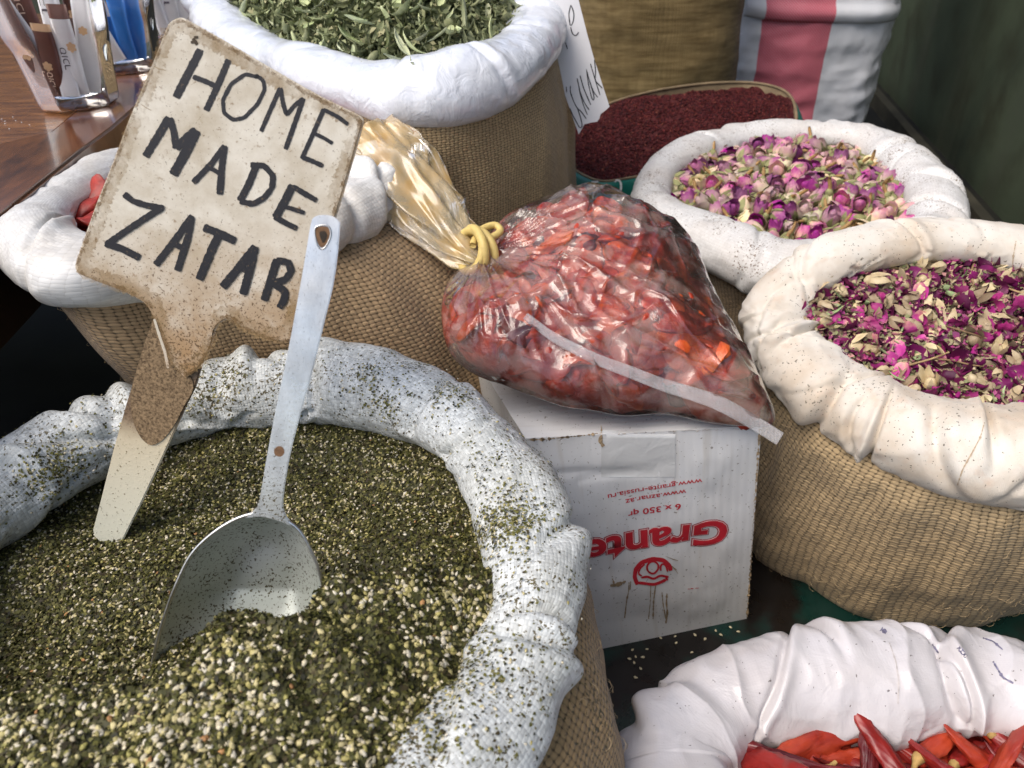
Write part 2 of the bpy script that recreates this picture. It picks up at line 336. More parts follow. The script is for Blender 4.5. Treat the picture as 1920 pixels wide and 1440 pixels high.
# wall on the right
a=P(1655,165,-.03); b=P(1930,470,-.03); d=unit(b-a); a2=a-d*2.2; b2=b+d*2
mw=M('dark_green_wall',.55,spec=.3); nz=mw.noise(1.6,6,dist=.5); nn=mw.noise(7,4)
vs_=mw.noise(1,4,mw.vscale(mw.coord(),(7,7,.7)));
mw.set('Base Color',mw.mix(mw.map(vs_,.5,.75,0,.6),mw.mix(mw.map(nn,.45,.75,0,.7),mw.mix(mw.map(nz,.3,.65),(.018,.026,.019),(.062,.080,.050)),(.02,.018,.01)),(.06,.07,.05))).set('Normal',mw.bump(nz,.01,.5))
th=np.array([-d[1],d[0],0])*.08; th*= 1 if th[0]>0 else -1
def slab(name,a,b,th,z0,z1,mat):
    v=[a*[1,1,0]+[0,0,z0],b*[1,1,0]+[0,0,z0],(b+th)*[1,1,0]+[0,0,z0],(a+th)*[1,1,0]+[0,0,z0]]; v+=[q+np.array([0,0,z1-z0]) for q in v]
    return mesh(name,v,[(0,1,2,3),(4,7,6,5),(0,4,5,1),(1,5,6,2),(2,6,7,3),(3,7,4,0)],mat,smooth=False)
tag(obj('wall',slab('wall',a2,b2,th,-.03,2.6,mw.m)),'stained dark green wall behind the striped bag and the rosebud sack','wall')
o=obj('floor_rail',slab('floor_rail',a-d*.6-th*.9,b2-th*.9,-th*.35,-.03,.02,plain('rail_grime',(.035,.032,.022),.5,var=.5,nscale=12))); tag(o,'grimy low rail on the floor along the dark wall','rail')
# back wall far behind so the sky never shows between the sacks
tag(obj('back_wall',slab('back_wall',np.array([-6.,5.2,0]),np.array([6.,5.2,0]),np.array([0,.1,0]),-.03,2.2,mw.m)),'dark wall far behind all the sacks','wall')
# ---------------------------------------------------------------- sack of za'atar
mbz=burlap('burlap_dusted',(.40,.27,.13),.0048,.0038,.35,dirt=(.05,.045,.02))
mcz=poly('dusty_woven_plastic',(.66,.69,.68),.0030,(.33,.32,.25),.45,.45,speck=(.11,.09,.04),specamt=.06,bd=.0011,bs=1,var=.28)
rimz=[(600,722,.352,78),(740,742,.352,76),(860,800,.352,76),(950,900,.352,80),(998,1030,.352,84),(1000,1160,.35,84),(968,1270,.35,90),(905,1375,.35,102),(800,1480,.35,110),(600,1600,.35,110),(300,1690,.35,110),(-20,1640,.35,110),(-240,1480,.35,100),(-300,1300,.35,95),(-240,1130,.35,88),(-120,1000,.35,80),(20,900,.352,74),(160,832,.352,66),(300,775,.352,62),(450,735,.352,70)]
ZS=sack('zaatar_sack','big front burlap sack of green za\'atar, white woven cuff dusted with herb crumbs',rimz,(-.19,.40,.22,.20),0,mbz,mcz,ncr=30,cr=(.10,.34),wid=(.003,.009),lump=.16,lf=11,bulge=[(0,.035),(60,.0),(90,-.01),(180,.02),(270,.02),(330,.055)],seed=4,K=96,N=1000,slantm=1.6)
CZ=.018
crest=[(-420,1380,.36),(-100,1335,.37),(60,1290,.375),(160,1275,.377),(240,1285,.38),(300,1282,.383),(345,1236,.388),(380,1178,.390),(410,1142,.390),(470,1140,.389),(525,1164,.387),(570,1150,.385),(610,1090,.383),(690,1082,.378),(780,1062,.368),(880,1062,.350),(960,1080,.335)]
cw=np.array([P(q[0],q[1],q[2]+CZ) for q in crest]); cw=cw[np.argsort(cw[:,0])]
def hz(xy):
    x,y=xy[...,0],xy[...,1]; yc=np.interp(x,cw[:,0],cw[:,1]); zc=np.interp(x,cw[:,0],cw[:,2])
    p3=np.stack([x,y,0*x],-1)
    base=.316+.011*noise(p3*9)+.005*noise(p3*24+5)
    base=base+.016*np.clip((y-.46)/.12,0,1)+.012*np.clip((y-.50)/.10,0,1)*np.clip((x+.12)/.1,0,1)
    dx,dy=(x+.152),(y-.375); base=base-.030*np.exp(-(dx**2/.045**2+dy**2/.035**2))
    lum=.006*noise(p3*20+9)+.004*noise(p3*55)
    far=zc-2.3*(y-yc)+lum
    near=zc-.10*(yc-y)-.6*np.maximum(0,(yc-y)-.13)**1.0*.3+lum
    near=near-.006*np.exp(-((yc-y)/.02)**2)*0
    m=np.where(y<yc,near,far); k=.006
    h=np.maximum(m,base); h=np.where(np.abs(m-base)<k,h+(k-np.abs(m-base))**2/(4*k),h)
    # sink toward the rim so the cuff stands above the mix
    return h
g=surf_disc(ZS,hz,230,520,1.0); n3=noise(g*260)*.0009+noise(g*600)*.0006; g[...,2]+=n3
gcol=np.array([.055,.055,.016])*(1+.5*noise(g*180)[...,None])+np.array([.03,.028,.01])*np.clip(noise(g*420)[...,None],0,1)*2
mz=tinted('zaatar_grain',.6,.35,900,.35)
def hn(hf,xy,e=.002):
    z=hf(xy); zx=(hf(xy+[e,0])-z)/e; zy=(hf(xy+[0,e])-z)/e; return z,zx,zy
def rnd_in(S,n,rg,ext=.97):
    lo,hi=S.poly.min(0),S.poly.max(0); p=rg.uniform(lo,hi,(int(n*1.7),2)); ctr=S.ctr[:2]; p=p[inside(ctr+(p-ctr)/ext,S.poly)]; return p[:n]
def seedtmpl():
    def fn(p):
        p=p*[.5,.5,.5]; s=1-.45*np.clip(p[...,0]*2,-1,1)*.9; return np.stack([p[...,0]*1.0,p[...,1]*.62*s,p[...,2]*.34*s],-1)
    return sphere(7,4,fn)
def align(R,zx,zy):
    # tilt frames so they lie along the slope
    n=len(zx); nz=np.stack([-zx,-zy,np.ones(n)],1); nz/=np.linalg.norm(nz,axis=1)[:,None]; X=np.stack([np.ones(n),np.zeros(n),zx],1); X-=nz*(X*nz).sum(1)[:,None]; X/=np.linalg.norm(X,axis=1)[:,None]; Y=np.cross(nz,X)
    B=np.stack([X,Y,nz],2); return np.einsum('nij,njk->nik',B,R)
rg=np.random.default_rng(11); tv,tf=seedtmpl()
xy=rnd_in(ZS,19000,rg); xy=xy[rg.random(len(xy))<np.clip(.62+.75*fbm(np.column_stack([xy*16,0*xy[:,0]]),3),.22,1)]; z,zx,zy=hn(hz,xy); R=align(rotmats(len(xy),rg,'flat',.6),zx,zy); nearf=1+.48*np.clip((np.interp(xy[:,0],cw[:,0],cw[:,1])-xy[:,1])/.02,0,1)
pal=np.array([[.74,.66,.46],[.62,.54,.27],[.80,.74,.58],[.46,.40,.14],[.36,.33,.10],[.55,.48,.20],[.50,.26,.10]]); ci=rg.choice(7,len(xy),p=[.25,.24,.14,.15,.11,.1,.01]); cols=pal[ci]*rg.uniform(.7,1.15,(len(xy),1))
A1=scatter(tv,tf,np.column_stack([xy,z+rg.uniform(-.0004,.0009,len(xy))]),R,np.column_stack([rg.uniform(.0026,.0040,len(xy))*nearf]*3),cols)
# herb crumbs: flat flakes
fv=np.array([[-.5,-.2,0],[.1,-.35,.1],[.5,.05,-.05],[.0,.35,.12]]); ff=np.array([[0,1,2,3]])
xy2=rnd_in(ZS,60000,rg); z2,zx,zy=hn(hz,xy2); R2=align(rotmats(len(xy2),rg,'flat',.9),zx,zy)
pc=np.array([[.085,.088,.018],[.135,.130,.028],[.052,.040,.014],[.18,.165,.055],[.026,.028,.009]]); c2=pc[rg.choice(5,len(xy2),p=[.3,.25,.2,.1,.15])]*rg.uniform(.6,1.3,(len(xy2),1))
A2=scatter(fv,ff,np.column_stack([xy2,z2+rg.uniform(0,.0013,len(xy2))]),R2,rg.uniform(.0016,.0044,len(xy2))*(1+.3*(rg.random(len(xy2))<.1)),c2)
A0=(g.reshape(-1,3),grid_faces(*g.shape[:2],True,False),np.clip(gcol.reshape(-1,3),.01,1))
# spilled crumbs and seeds on the cuff
def spill(S,n,rg,smin,smax,pal,seedfrac,region=None,part='spilled_crumbs',mat=None,phr=(-.3,2.9),clump=5):
    me=S.cuff.data; nv=len(me.vertices); v=np.empty(nv*3); me.vertices.foreach_get('co',v); v=v.reshape(-1,3)+np.array(S.root.location); nr=np.empty(nv*3); me.vertices.foreach_get('normal',nr); nr=nr.reshape(-1,3)
    w_=np.clip(nr[:,2]+.35,0,1)*(.25+np.clip(fbm(v*clump*6,3)+.1,0,1)**1.5*3)
    if region is not None: w_=w_*region(v)
    idx=rg.choice(nv,n,p=w_/w_.sum()); p=v[idx]+rg.normal(size=(n,3))*.0014; N_=nr[idx]; p=p+N_*.0004
    X=np.cross(N_,rg.normal(size=(n,3))); X/=np.linalg.norm(X,axis=1)[:,None]; Y=np.cross(N_,X); Rm=np.stack([X,Y,N_],2)
    ks=rg.random(n)<seedfrac; out=[]
    out.append(scatter(fv,ff,p[~ks],Rm[~ks],rg.uniform(smin,smax,(~ks).sum()),pal[rg.choice(len(pal),(~ks).sum())]))
    if ks.any(): out.append(scatter(tv,tf,p[ks],Rm[ks],rg.uniform(.0022,.003,ks.sum()),pal_s[rg.choice(4,ks.sum())]))
    return out
pal_s=pal[:4]
S1=spill(ZS,5200,rg,.0010,.0030,pc*1.25,.05)
def blob(*cs):
    c3=[P(x,y,z) for x,y,z,_ in cs]
    return lambda v:sum(np.exp(-(((v-c)/r[3])**2).sum(1)) for c,r in zip(c3,cs))
S1+=spill(ZS,4200,rg,.0012,.0034,pc*1.3,.10,region=blob((690,700,.39,.016),(715,760,.37,.014),(365,745,.38,.016),(425,690,.39,.012),(850,745,.38,.012),(240,850,.36,.02),(120,880,.36,.02),(870,1290,.36,.03),(930,1010,.36,.02)),clump=1)
# drifts caught in the folds by the inner edge
V,Fc,C=joinparts([A0,A1,A2]+S1)
zm=obj('zaatar_mix',quadtri('zaatar_mix',V,Fc,C,mz)); origin(zm,(-.19,.40,.3)); tag(zm,'green herb and sesame za\'atar heaped in the big front sack','za\'atar',kind='stuff')
# ---------------------------------------------------------------- price sign
sp0=P(190,1020,.318); lean=math.radians(17); sn=unit([-.10,-math.cos(lean),math.sin(lean)])
def sfn(dx=0):
    def f_(x,y): return PP(x,y,sp0,sn),sn
    return f_
SF=sfn()
def plate(name,px,th,mat,fn,off=0.,bev=.0012):
    bm=bmesh.new(); vs=[bm.verts.new(Vector(fn(x,y)[0]+fn(x,y)[1]*off)) for x,y in px]; f_=bm.faces.new(vs); nrm=fn(*px[0])[1]
    f_.normal_update()
    if f_.normal.dot(Vector(nrm))<0: f_.normal_flip()
    r=bmesh.ops.extrude_face_region(bm,geom=[f_]); nv=[e for e in r['geom'] if isinstance(e,bmesh.types.BMVert)]
    bmesh.ops.translate(bm,verts=nv,vec=Vector(-nrm*th))
    bmesh.ops.recalc_face_normals(bm,faces=bm.faces[:])
    if bev: bmesh.ops.bevel(bm,geom=[e for e in bm.edges if len(e.link_faces)==2 and e.calc_face_angle(0)>1.2],offset=bev,segments=2,affect='EDGES')
    me=D.meshes.new(name); bm.to_mesh(me); bm.free(); me.materials.append(mat); return me
ms=M('aged_ivory_plastic',.42,spec=.4); n1=ms.noise(34,6,rough=.65); n2=ms.noise(220,4,rough=.7); n4=ms.noise(620,3)
c=ms.mix(ms.map(n1,.35,.68),(.66,.62,.53),(.46,.40,.30)); c=ms.mix(ms.map(n2,.60,.72,0,.8),c,(.20,.12,.05))
ge=ms.n('ShaderNodeSeparateXYZ'); ms.l(ms.coord('Generated'),ge.inputs[0]); low=ms.map(ge.outputs[2],.50,.05,0,1); c=ms.mix(ms.math('MULTIPLY',low,ms.map(n1,.25,.55,.3,1.)),c,(.33,.20,.09))
c=ms.mix(ms.map(ms.math('MULTIPLY_ADD',low,.14,n4),.66,.72,0,.9),c,(.09,.05,.02)); ms.set('Base Color',c).set('Normal',ms.bump(n2,.0004,.6))
msp=M('ivory_spike_plastic',.38,spec=.4); n1=msp.noise(60,5); n4=msp.noise(420,3,rough=.7); gz=msp.n('ShaderNodeSeparateXYZ'); msp.l(msp.coord('Generated'),gz.inputs[0])
mudf=msp.math('MULTIPLY',msp.map(msp.math('MULTIPLY_ADD',n1,.12,gz.outputs[2]),.54,.66),1.); c=msp.mix(msp.map(gz.outputs[2],.1,.6),(.66,.66,.54),(.50,.41,.27)); c=msp.mix(msp.map(n4,.62,.66,0,.9),c,(.12,.09,.03))
mud=msp.mix(msp.map(n4,.35,.6),(.09,.055,.03),(.22,.15,.09)); c=msp.mix(mudf,c,mud); msp.set('Base Color',c).set('Normal',msp.bump(n4,.0006,.8))
msb=M('mud_crusted_plastic',.8,spec=.2); n4=msb.noise(500,4,rough=.7); msb.set('Base Color',msb.mix(msb.map(n4,.35,.62),(.07,.045,.025),(.30,.21,.12))).set('Normal',msb.bump(n4,.0008,1))
bx=[(322,38),(335,33),(350,37),(430,82),(520,135),(600,180),(665,212),(679,222),(679,236),(664,290),(640,372),(615,450),(590,520),(565,590),(553,628),(543,641),(528,641),(505,638),(480,628),(460,620),(440,604),(425,600),(412,606),(402,620),(398,640),(388,665),(372,690),(352,706),(343,707),(335,697),(322,680),(308,645),(292,612),(284,590),(268,567),(225,545),(180,528),(150,515),(141,507),(140,494),(150,465),(180,380),(210,305),(240,225),(265,165),(290,105),(312,50)]
bx=[tuple(q) for q in spline(bx,110)]
sg_=thing('price_sign','worn ivory plastic price sign hand-lettered HOME MADE ZATAR, stuck in the za\'atar','sign',sp0)
board=obj('board',plate('board',bx,.0035,ms.m,SF,.0),sg_)
spx=[(286,585),(300,600),(330,660),(345,700),(372,690),(360,730),(345,760),(300,860),(258,950),(228,1010),(216,1034),(198,1036),(170,1012),(167,1000),(180,950),(205,850),(230,760),(252,690),(270,630)]
sn2=sn
o=obj('spike',plate('spike',spx,.003,msp.m,SF,-.0045,.0008),sg_)
# raised dirty patch where the earlier label tore off
dp=[(285,600),(300,612),(318,655),(335,695),(354,712),(357,735),(340,765),(322,800),(300,828),(278,838),(258,822),(244,790),(240,745),(250,700),(268,640)]
o=obj('mud_patch',plate('mud_patch',[tuple(q) for q in spline(dp,50)],.0006,msb.m,SF,-.0043+.0008,0),sg_); o['label']='dark brown mud caked on the upper spike'
o=obj('fold_ridge',strokes('fold_ridge',[([(290,598),(300,630),(310,660),(316,690)],5)],SF,ms.m,.0006),sg_)
mi_=M('marker_ink',.45,spec=.4); nk=mi_.noise(500,4,rough=.7); mi_.set('Base Color',mi_.mix(mi_.map(nk,.60,.70,0,.8),(.010,.010,.014),(.16,.11,.06)))
c24=lambda l:[(a/2.4,b/2.4) for a,b in l]
L=[([(902,222),(885,260),(840,345),(792,440)],38),([(1030,268),(985,375),(928,498)],30),([(868,345),(930,368),(985,395)],24),
([(1165,348),(1105,333),(1040,378),(1003,450),(1008,508),(1050,540),(1100,530),(1160,468),(1192,402),(1185,360),(1150,338)],18),
([(1262,395),(1215,500),(1175,592)],20),([(1262,395),(1275,470),(1290,518),(1325,475),(1366,442)],20),([(1366,442),(1325,560),(1285,672)],22),
([(1458,490),(1410,600),(1365,700),(1358,715)],20),([(1455,492),(1520,525),(1567,560)],19),([(1415,600),(1460,622),(1497,645)],18),([(1362,708),(1400,722),(1455,747)],22),
([(762,528),(720,600),(655,705)],36),([(765,530),(785,600),(792,668)],30),([(792,668),(840,620),(885,585)],38),([(885,585),(840,680),(780,788)],44),
([(1012,655),(950,740),(870,822)],26),([(1012,655),(1000,740),(990,875)],30),([(925,745),(965,765),(1003,790)],20),
([(1155,742),(1120,830),(1080,905)],32),([(1128,742),(1190,745),(1230,790),(1225,845),(1190,890),(1140,918),(1080,905)],26),
([(1318,832),(1285,900),(1240,980)],36),([(1318,838),(1370,870),(1427,902)],24),([(1275,928),(1320,940),(1372,958)],20),([(1235,975),(1290,1005),(1338,1028)],26),
([(560,872),(600,905),(665,925),(740,938)],28),([(735,932),(650,985),(560,1045),(478,1102)],30),([(475,1095),(550,1118),(632,1160)],32),
([(868,970),(790,1080),(702,1192)],32),([(862,975),(850,1060),(800,1218)],32),([(765,1085),(800,1105),(845,1122)],26),
([(918,1022),(985,1048),(1062,1085)],36),([(988,1055),(960,1110),(898,1258)],38),
([(1152,1108),(1080,1200),(1003,1292)],38),([(1150,1108),(1130,1200),(1095,1325)],36),([(1070,1200),(1100,1212),(1132,1226)],26),
([(1248,1165),(1225,1240),(1190,1352)],34),([(1245,1170),(1300,1180),(1312,1220),(1285,1258),(1228,1272)],32),([(1228,1270),(1285,1310),(1282,1345),(1258,1385)],34)]
obj('lettering',strokes('lettering',[(c24(a),b/2.4) for a,b in L],SF,mi_.m,.0002),sg_)
mc_=plain('pinhole_soot',(.05,.035,.02),.8)
obj('scorch_mark',strokes('scorch_mark',[([(362,72),(370,84)],7),([(364,70),(372,70)],6),([(358,80),(368,77)],5)],SF,mc_,.0003),sg_)
for cl_ in ([(288,124),(300,130),(312,132)],[(264,195),(274,202),(284,207)]): obj('crease',strokes('crease',[(cl_,1.0)],SF,plain('crease_line',(.30,.2,.1),.8),.00015),sg_)
# ---------------------------------------------------------------- scoop
q0=P(455,1060,.376); sl2=math.radians(22); qn=unit([.06,-math.cos(sl2),math.sin(sl2)])
def QF(x,y): return PP(x,y,q0,qn),qn
ma=M('brushed_aluminium',.3,(.84,.82,.79),Metallic=1.); n1=ma.noise(30,4); n2=ma.noise(500,2); ma.set('Roughness',ma.map(n1,.3,.7,.24,.46)).set('Normal',ma.bump(n2,.00015,.5)); hz_=ma.n('ShaderNodeSeparateXYZ'); ma.l(ma.coord('Generated'),hz_.inputs[0]); dusth=ma.map(ma.math('MULTIPLY_ADD',ma.map(hz_.outputs[2],.45,.0,0,1),.16,ma.noise(620,3,rough=.65)),.70,.73); scr=ma.noise(1,5,ma.vscale(ma.coord(),(900,900,30)),dist=.5); ma.set('Metallic',ma.map(dusth,0,1,1,0)); ma.set('Base Color',ma.mix(dusth,ma.mix(ma.map(scr,.60,.72,0,.6),ma.mix(ma.map(ma.noise(18,5,ma.vscale(ma.coord(),(4,4,.8))),.4,.7,0,.8),(.84,.83,.80),(.55,.54,.52)),(.35,.33,.30)),(.07,.055,.02)))
mb_=M('dusty_enamel_metal',.42,(.62,.66,.62),Metallic=.55); n1=mb_.noise(520,3,rough=.65); n2=mb_.noise(60,3); n5=mb_.noise(22,2)
mb_.set('Base Color',mb_.mix(mb_.map(mb_.math('MULTIPLY_ADD',n2,.22,n1),.69,.72,0,.95),mb_.mix(mb_.map(n5,.3,.7),(.60,.63,.60),(.46,.50,.45)),(.07,.055,.02)))
sc_=thing('scoop','long-handled aluminium scoop, bowl dusted with crumbs, leaning in the za\'atar','scoop',q0)
outl=spline([(505,962),(455,968),(405,995),(362,1035),(335,1085),(312,1145),(292,1215),(283,1290),(320,1370),(430,1400),(545,1360),(598,1270),(606,1180),(606,1120),(600,1075),(582,1030),(555,988)],120)
cen=np.array([478,1120.]); nr=36; rr=np.linspace(1,0,nr)
bp=np.zeros((120,nr,3)); dep=.036*(1-np.clip((rr-.30)/.70,0,1)**1.9)**.9
for i in range(120):
    for j in range(nr):
        x,y=cen+(outl[i]-cen)*rr[j]; x2,y2=cen+(outl[i]-cen)*min(1,rr[j]); open_=np.clip((y-1150)/220,0,1)
        pt,n_=QF(x,y); bp[i,j]=pt-n_*dep[j]*(1-.75*open_)
me=gridmesh('bowl',bp,mb_.m,None,True,False); bo=obj('bowl',me,sc_); so2=bo.modifiers.new('s','SOLIDIFY'); so2.thickness=.0012; so2.offset=0
rimp=np.array([QF(*q)[0]+qn*.0002 for q in outl]); 
def tube(name,pts,r,mat,closed=False,k=8,parent=None,rf=None):
    pts=np.asarray(pts,float); n=len(pts); T=(np.roll(pts,-1,0)-np.roll(pts,1,0)) if closed else np.gradient(pts,axis=0); T/=np.linalg.norm(T,axis=1)[:,None]+1e-12
    u=np.cross(T[0],[.3,.2,.9]); u=unit(u); g=np.zeros((n,k,3)); r=np.ones(n)*r
    for i in range(n):
        u=u-T[i]*np.dot(u,T[i]); u=unit(u); v=np.cross(T[i],u); a=np.arange(k)/k*2*PI; g[i]=pts[i]+r[i]*(np.cos(a)[:,None]*u+np.sin(a)[:,None]*v)
    v_=g.reshape(-1,3); f=grid_faces(n,k,closed,True)
    if not closed:
        v_=np.vstack([v_,pts[0],pts[-1]]); f=np.vstack([f,[[ (j+1)%k,j,n*k,n*k] for j in range(k)],[[(n-1)*k+j,(n-1)*k+(j+1)%k,n*k+1,n*k+1] for j in range(k)]])
        me=quadtri(name,v_,f,np.ones((len(v_),3)),mat)
    else: me=mesh(name,v_,f,mat)
    return me
obj('bowl_rim',tube('bowl_rim',rimp,.0011,ma.m,True),sc_)
hl=[(583,420),(590,407),(603,403),(622,405),(634,413),(638,426),(628,520),(607,610),(585,700),(560,790),(543,860),(532,930),(534,960),(548,985),(520,975),(490,968),(458,970),(478,955),(488,930),(500,860),(517,770),(538,670),(557,570),(573,480)]
obj('handle',plate('handle',[tuple(q) for q in spline(hl,70)],.0024,ma.m,QF,.0012,.0006),sc_)
mr=plain('rust',(.16,.085,.04),.8,nscale=300)
obj('hang_hole',plate('hang_hole',[tuple(q) for q in spline([(592,432),(600,425),(615,426),(619,440),(612,458),(604,464),(597,456)],24)],.0004,mr,QF,.0017,0),sc_)
obj('hole_lip',tube('hole_lip',[QF(*q)[0]+qn*.0017 for q in spline([(591,431),(600,423),(616,424),(621,440),(613,460),(604,467),(595,458)],40)],.0005,ma.m,True,6),sc_)
obj('hole_shadow',plate('hole_shadow',[tuple(q) for q in spline([(600,436),(611,434),(614,444),(606,455)],16)],.0003,plain('dark_hole_shade',(.03,.02,.012),.8),QF,.0020,0),sc_)  # dark plate painted in as the shade inside the hang hole
obj('rust_spot',plate('rust_spot',[tuple(q) for q in spline([(515,842),(522,836),(531,838),(534,848),(527,855),(517,852)],20)],.0003,mr,QF,.0015,0),sc_)
# ---------------------------------------------------------------- carton
cfr=P(1400,1160,.0); cfl0=P(1160,1210,.0); ctr_=P(1428,798,.29); ctl=P(985,822,.29)
wdir=unit(cfl0-cfr); cfl=cfr+wdir*(np.linalg.norm(ctl-ctr_)*1.02)
ctl_b=P(915,710,.29); dd=unit(ctl_b-ctl)*.20
fr=np.array([[cfl,cfr],[ctl,ctr_]])
mcard=M('white_carton',.55,spec=.3); uvn=mcard.coord('UV'); su=mcard.n('ShaderNodeSeparateXYZ'); mcard.l(uvn,su.inputs[0])
cor=mcard.math('SINE',mcard.math('MULTIPLY',mcard.math('ADD',su.outputs[0],mcard.math('MULTIPLY',mcard.noise(20,2),.004)),2*PI/.0085))
n1=mcard.noise(11,4); st=mcard.noise(1,4,mcard.vscale(uvn,(70,5,1))); c=mcard.mix(mcard.map(n1,.4,.7,0,.35),(.68,.69,.70),(.55,.53,.49)); c=mcard.mix(mcard.map(st,.56,.80,0,.45),c,(.42,.37,.29))
c=mcard.mix(mcard.map(mcard.noise(300,2),.68,.70,0,.7),c,(.12,.09,.06)); mcard.set('Base Color',c).set('Normal',mcard.bump(cor,.0005,.14))
crt=thing('carton','white printed cardboard carton, print upside down, under the bag of dried fruit','box',(cfr+cfl)/2)
def facegrid(a,b,c_,d_,n,amp,seed):
    u,v=np.meshgrid(np.linspace(0,1,n),np.linspace(0,1,n),indexing='ij'); p=(1-u)[...,None]*(1-v)[...,None]*a+u[...,None]*(1-v)[...,None]*b+u[...,None]*v[...,None]*d_+(1-u)[...,None]*v[...,None]*c_
    nr=unit(np.cross(b-a,c_-a)); e=np.minimum(np.minimum(u,1-u),np.minimum(v,1-v)); w_=np.clip(e*8,0,1)
    p=p+nr*(amp*fbm(np.stack([u*3,v*3,0*u+seed],-1),3)*w_)[...,None]; W=np.linalg.norm(b-a);H=np.linalg.norm(c_-a)
    return p,np.stack([u*W,v*H],-1)
p,uv=facegrid(fr[0,0],fr[0,1],fr[1,0],fr[1,1],80,.0030,2.)
# crushed upper edge
uu=uv[...,0]/uv[...,0].max(); vv_=uv[...,1]/uv[...,1].max(); fn_=unit(np.cross(fr[0,1]-fr[0,0],fr[1,0]-fr[0,0]))
crease_=np.exp(-((vv_-.86+.12*uu*uu)/.015)**2)*(uu<.55)+.7*np.exp(-((vv_-.80-.10*uu)/.012)**2)*(uu>.2)*(uu<.6); p-=fn_*(crease_*.0020)[...,None]
front=obj('front_panel',gridmesh('front_panel',p,mcard.m,uv),crt)
p,uv=facegrid(ctl,ctr_,ctl+dd,ctr_+dd,30,.003,5.); obj('top_flap',gridmesh('top_flap',p+[0,0,.0],mcard.m,uv[...,::-1].copy()),crt)
bl_=lambda q:q+dd*[1,1,0]
p,uv=facegrid(cfr,bl_(cfr),ctr_,ctr_+dd,24,.002,8.); obj('side_panel',gridmesh('side_panel',p,mcard.m,uv),crt)
p,uv=facegrid(bl_(cfl),cfl,ctl+dd,ctl,24,.002,9.); obj('side_panel',gridmesh('side_panel',p,mcard.m,uv),crt)
p,uv=facegrid(bl_(cfr),bl_(cfl),ctr_+dd,ctl+dd,12,.001,9.); obj('back_panel',gridmesh('back_panel',p,mcard.m,uv),crt)
if np.dot(fn_,CAM-cfr)<0: fn_=-fn_
def bvh_of(o):
    me=o.data; return BVHTree.FromPolygons([tuple(v.co+o.parent.location) for v in me.vertices],[tuple(q.vertices) for q in me.polygons])
FB=bvh_of(front)
def BF(x,y):
    h=FB.ray_cast(Vector(CAM),Vector(unit(ray(x,y))))
    if h[0] is None: return PP(x,y,(cfr+ctr_+cfl+ctl)/4,fn_),fn_
    return np.array(h[0]),fn_
mred=plain('red_print',(.52,.02,.035),.5,nscale=80,var=.12); mpk=plain('pale_outline_print',(.72,.50,.50),.5,nscale=80,var=.05)
mred2=plain('dark_red_outline_print',(.33,.015,.03),.5,nscale=80,var=.12)
def text_mesh(name,s,a,b,hpx,mat,fn,off=.001,boff=0.,flipy=1,xr=.53,font_bold=0.,shear=0,ref=None,snap=None):
    cu=D.curves.new(name,'FONT'); cu.body=s; cu.size=1; cu.offset=boff; cu.shear=shear; cu.resolution_u=4; cu.space_character=1.0
    to=D.objects.new(name+'_tmp',cu); COL.objects.link(to); dg=bpy.context.evaluated_depsgraph_get(); me=D.meshes.new_from_object(to.evaluated_get(dg)); D.objects.remove(to); D.curves.remove(cu)
    n=len(me.vertices); v=np.empty(n*3); me.vertices.foreach_get('co',v); v=v.reshape(-1,3)
    if ref is None: x0,x1=v[:,0].min(),v[:,0].max()
    else: x0,x1=ref
    A,n_=fn(*a); B,_=fn(*b); ex=B-A; Lw=np.linalg.norm(ex); ex/=Lw; ey=np.cross(n_,ex); mpp=np.linalg.norm(A-CAM)/F*1.1
    sx=Lw/(x1-x0); sy=hpx*mpp/xr
    w_=A+ex*((v[:,0:1]-x0)*sx)+ey*(v[:,1:2]*sy)+n_*off
    if snap is not None:
        for i in range(n):
            h=snap.find_nearest(Vector(w_[i]))
            if h[0] is not None: w_[i]=np.array(h[0])+n_*off
    me.vertices.foreach_set('co',w_.ravel()); me.materials.clear(); me.materials.append(mat); me.update(); me.name=name
    return me,(x0,x1)
def T(s,a,b,h,mat,name='printed_text',**k):
    m_,r_=text_mesh(name,s,a,b,h,mat,BF,snap=FB,**k); obj(name,m_,crt); return r_
T('www.grante-russia.ru',(1316,897),(1139,927),8.5,mred,off=.0006,boff=.008); T('www.aznar.az',(1286,917),(1172,936),8.5,mred,off=.0006,boff=.008); T('6 x 350 qr',(1276,944),(1177,960),9.5,mred,off=.0006,boff=.018)
r_=T('Grante',(1368,972),(1088,1016),40,mred2,'brand_lettering',off=.0005,boff=.060); T('Grante',(1368,972),(1088,1016),40,mpk,'brand_outline',off=.0008,boff=.042,ref=r_); T('Grante',(1368,972),(1088,1016),40,mred,'brand_fill',off=.0011,boff=.026,ref=r_)
c48=lambda l:[(1050+a/4.8,860+b/4.8) for a,b in l]
E_=[([(695,1130),(668,1060),(680,990),(730,930),(835,898),(930,910),(985,960),(995,1005)],38),([(735,1050),(700,1040),(715,985),(760,945)],16),([(790,1010),(775,975),(795,935),(835,915),(880,940),(890,980),(865,1015),(835,1040),(790,1010)],18),([(905,1005),(900,960),(925,935),(955,960),(965,1010)],18),([(730,1068),(785,1055),(840,1082),(900,1045),(975,1062)],20),([(700,1112),(770,1120),(840,1130),(900,1110),(950,1085)],26),([(950,1060),(965,1090)],22)]
obj('emblem',strokes('emblem',[(c48(a),b/4.8) for a,b in E_],BF,mred,.0007,.03),crt)
mtape=M('packing_tape',.18,(.60,.61,.61),spec=.6); mtape.set('Normal',mtape.bump(mtape.noise(40,3,dist=1),.002,.6))
tpx=[[BF(x,y)[0]+fn_*.0006 for x in np.linspace(1127,1266,12)] for y in np.linspace(806,894,12)]; obj('packing_tape',gridmesh('packing_tape',np.array(tpx),mtape.m),crt)
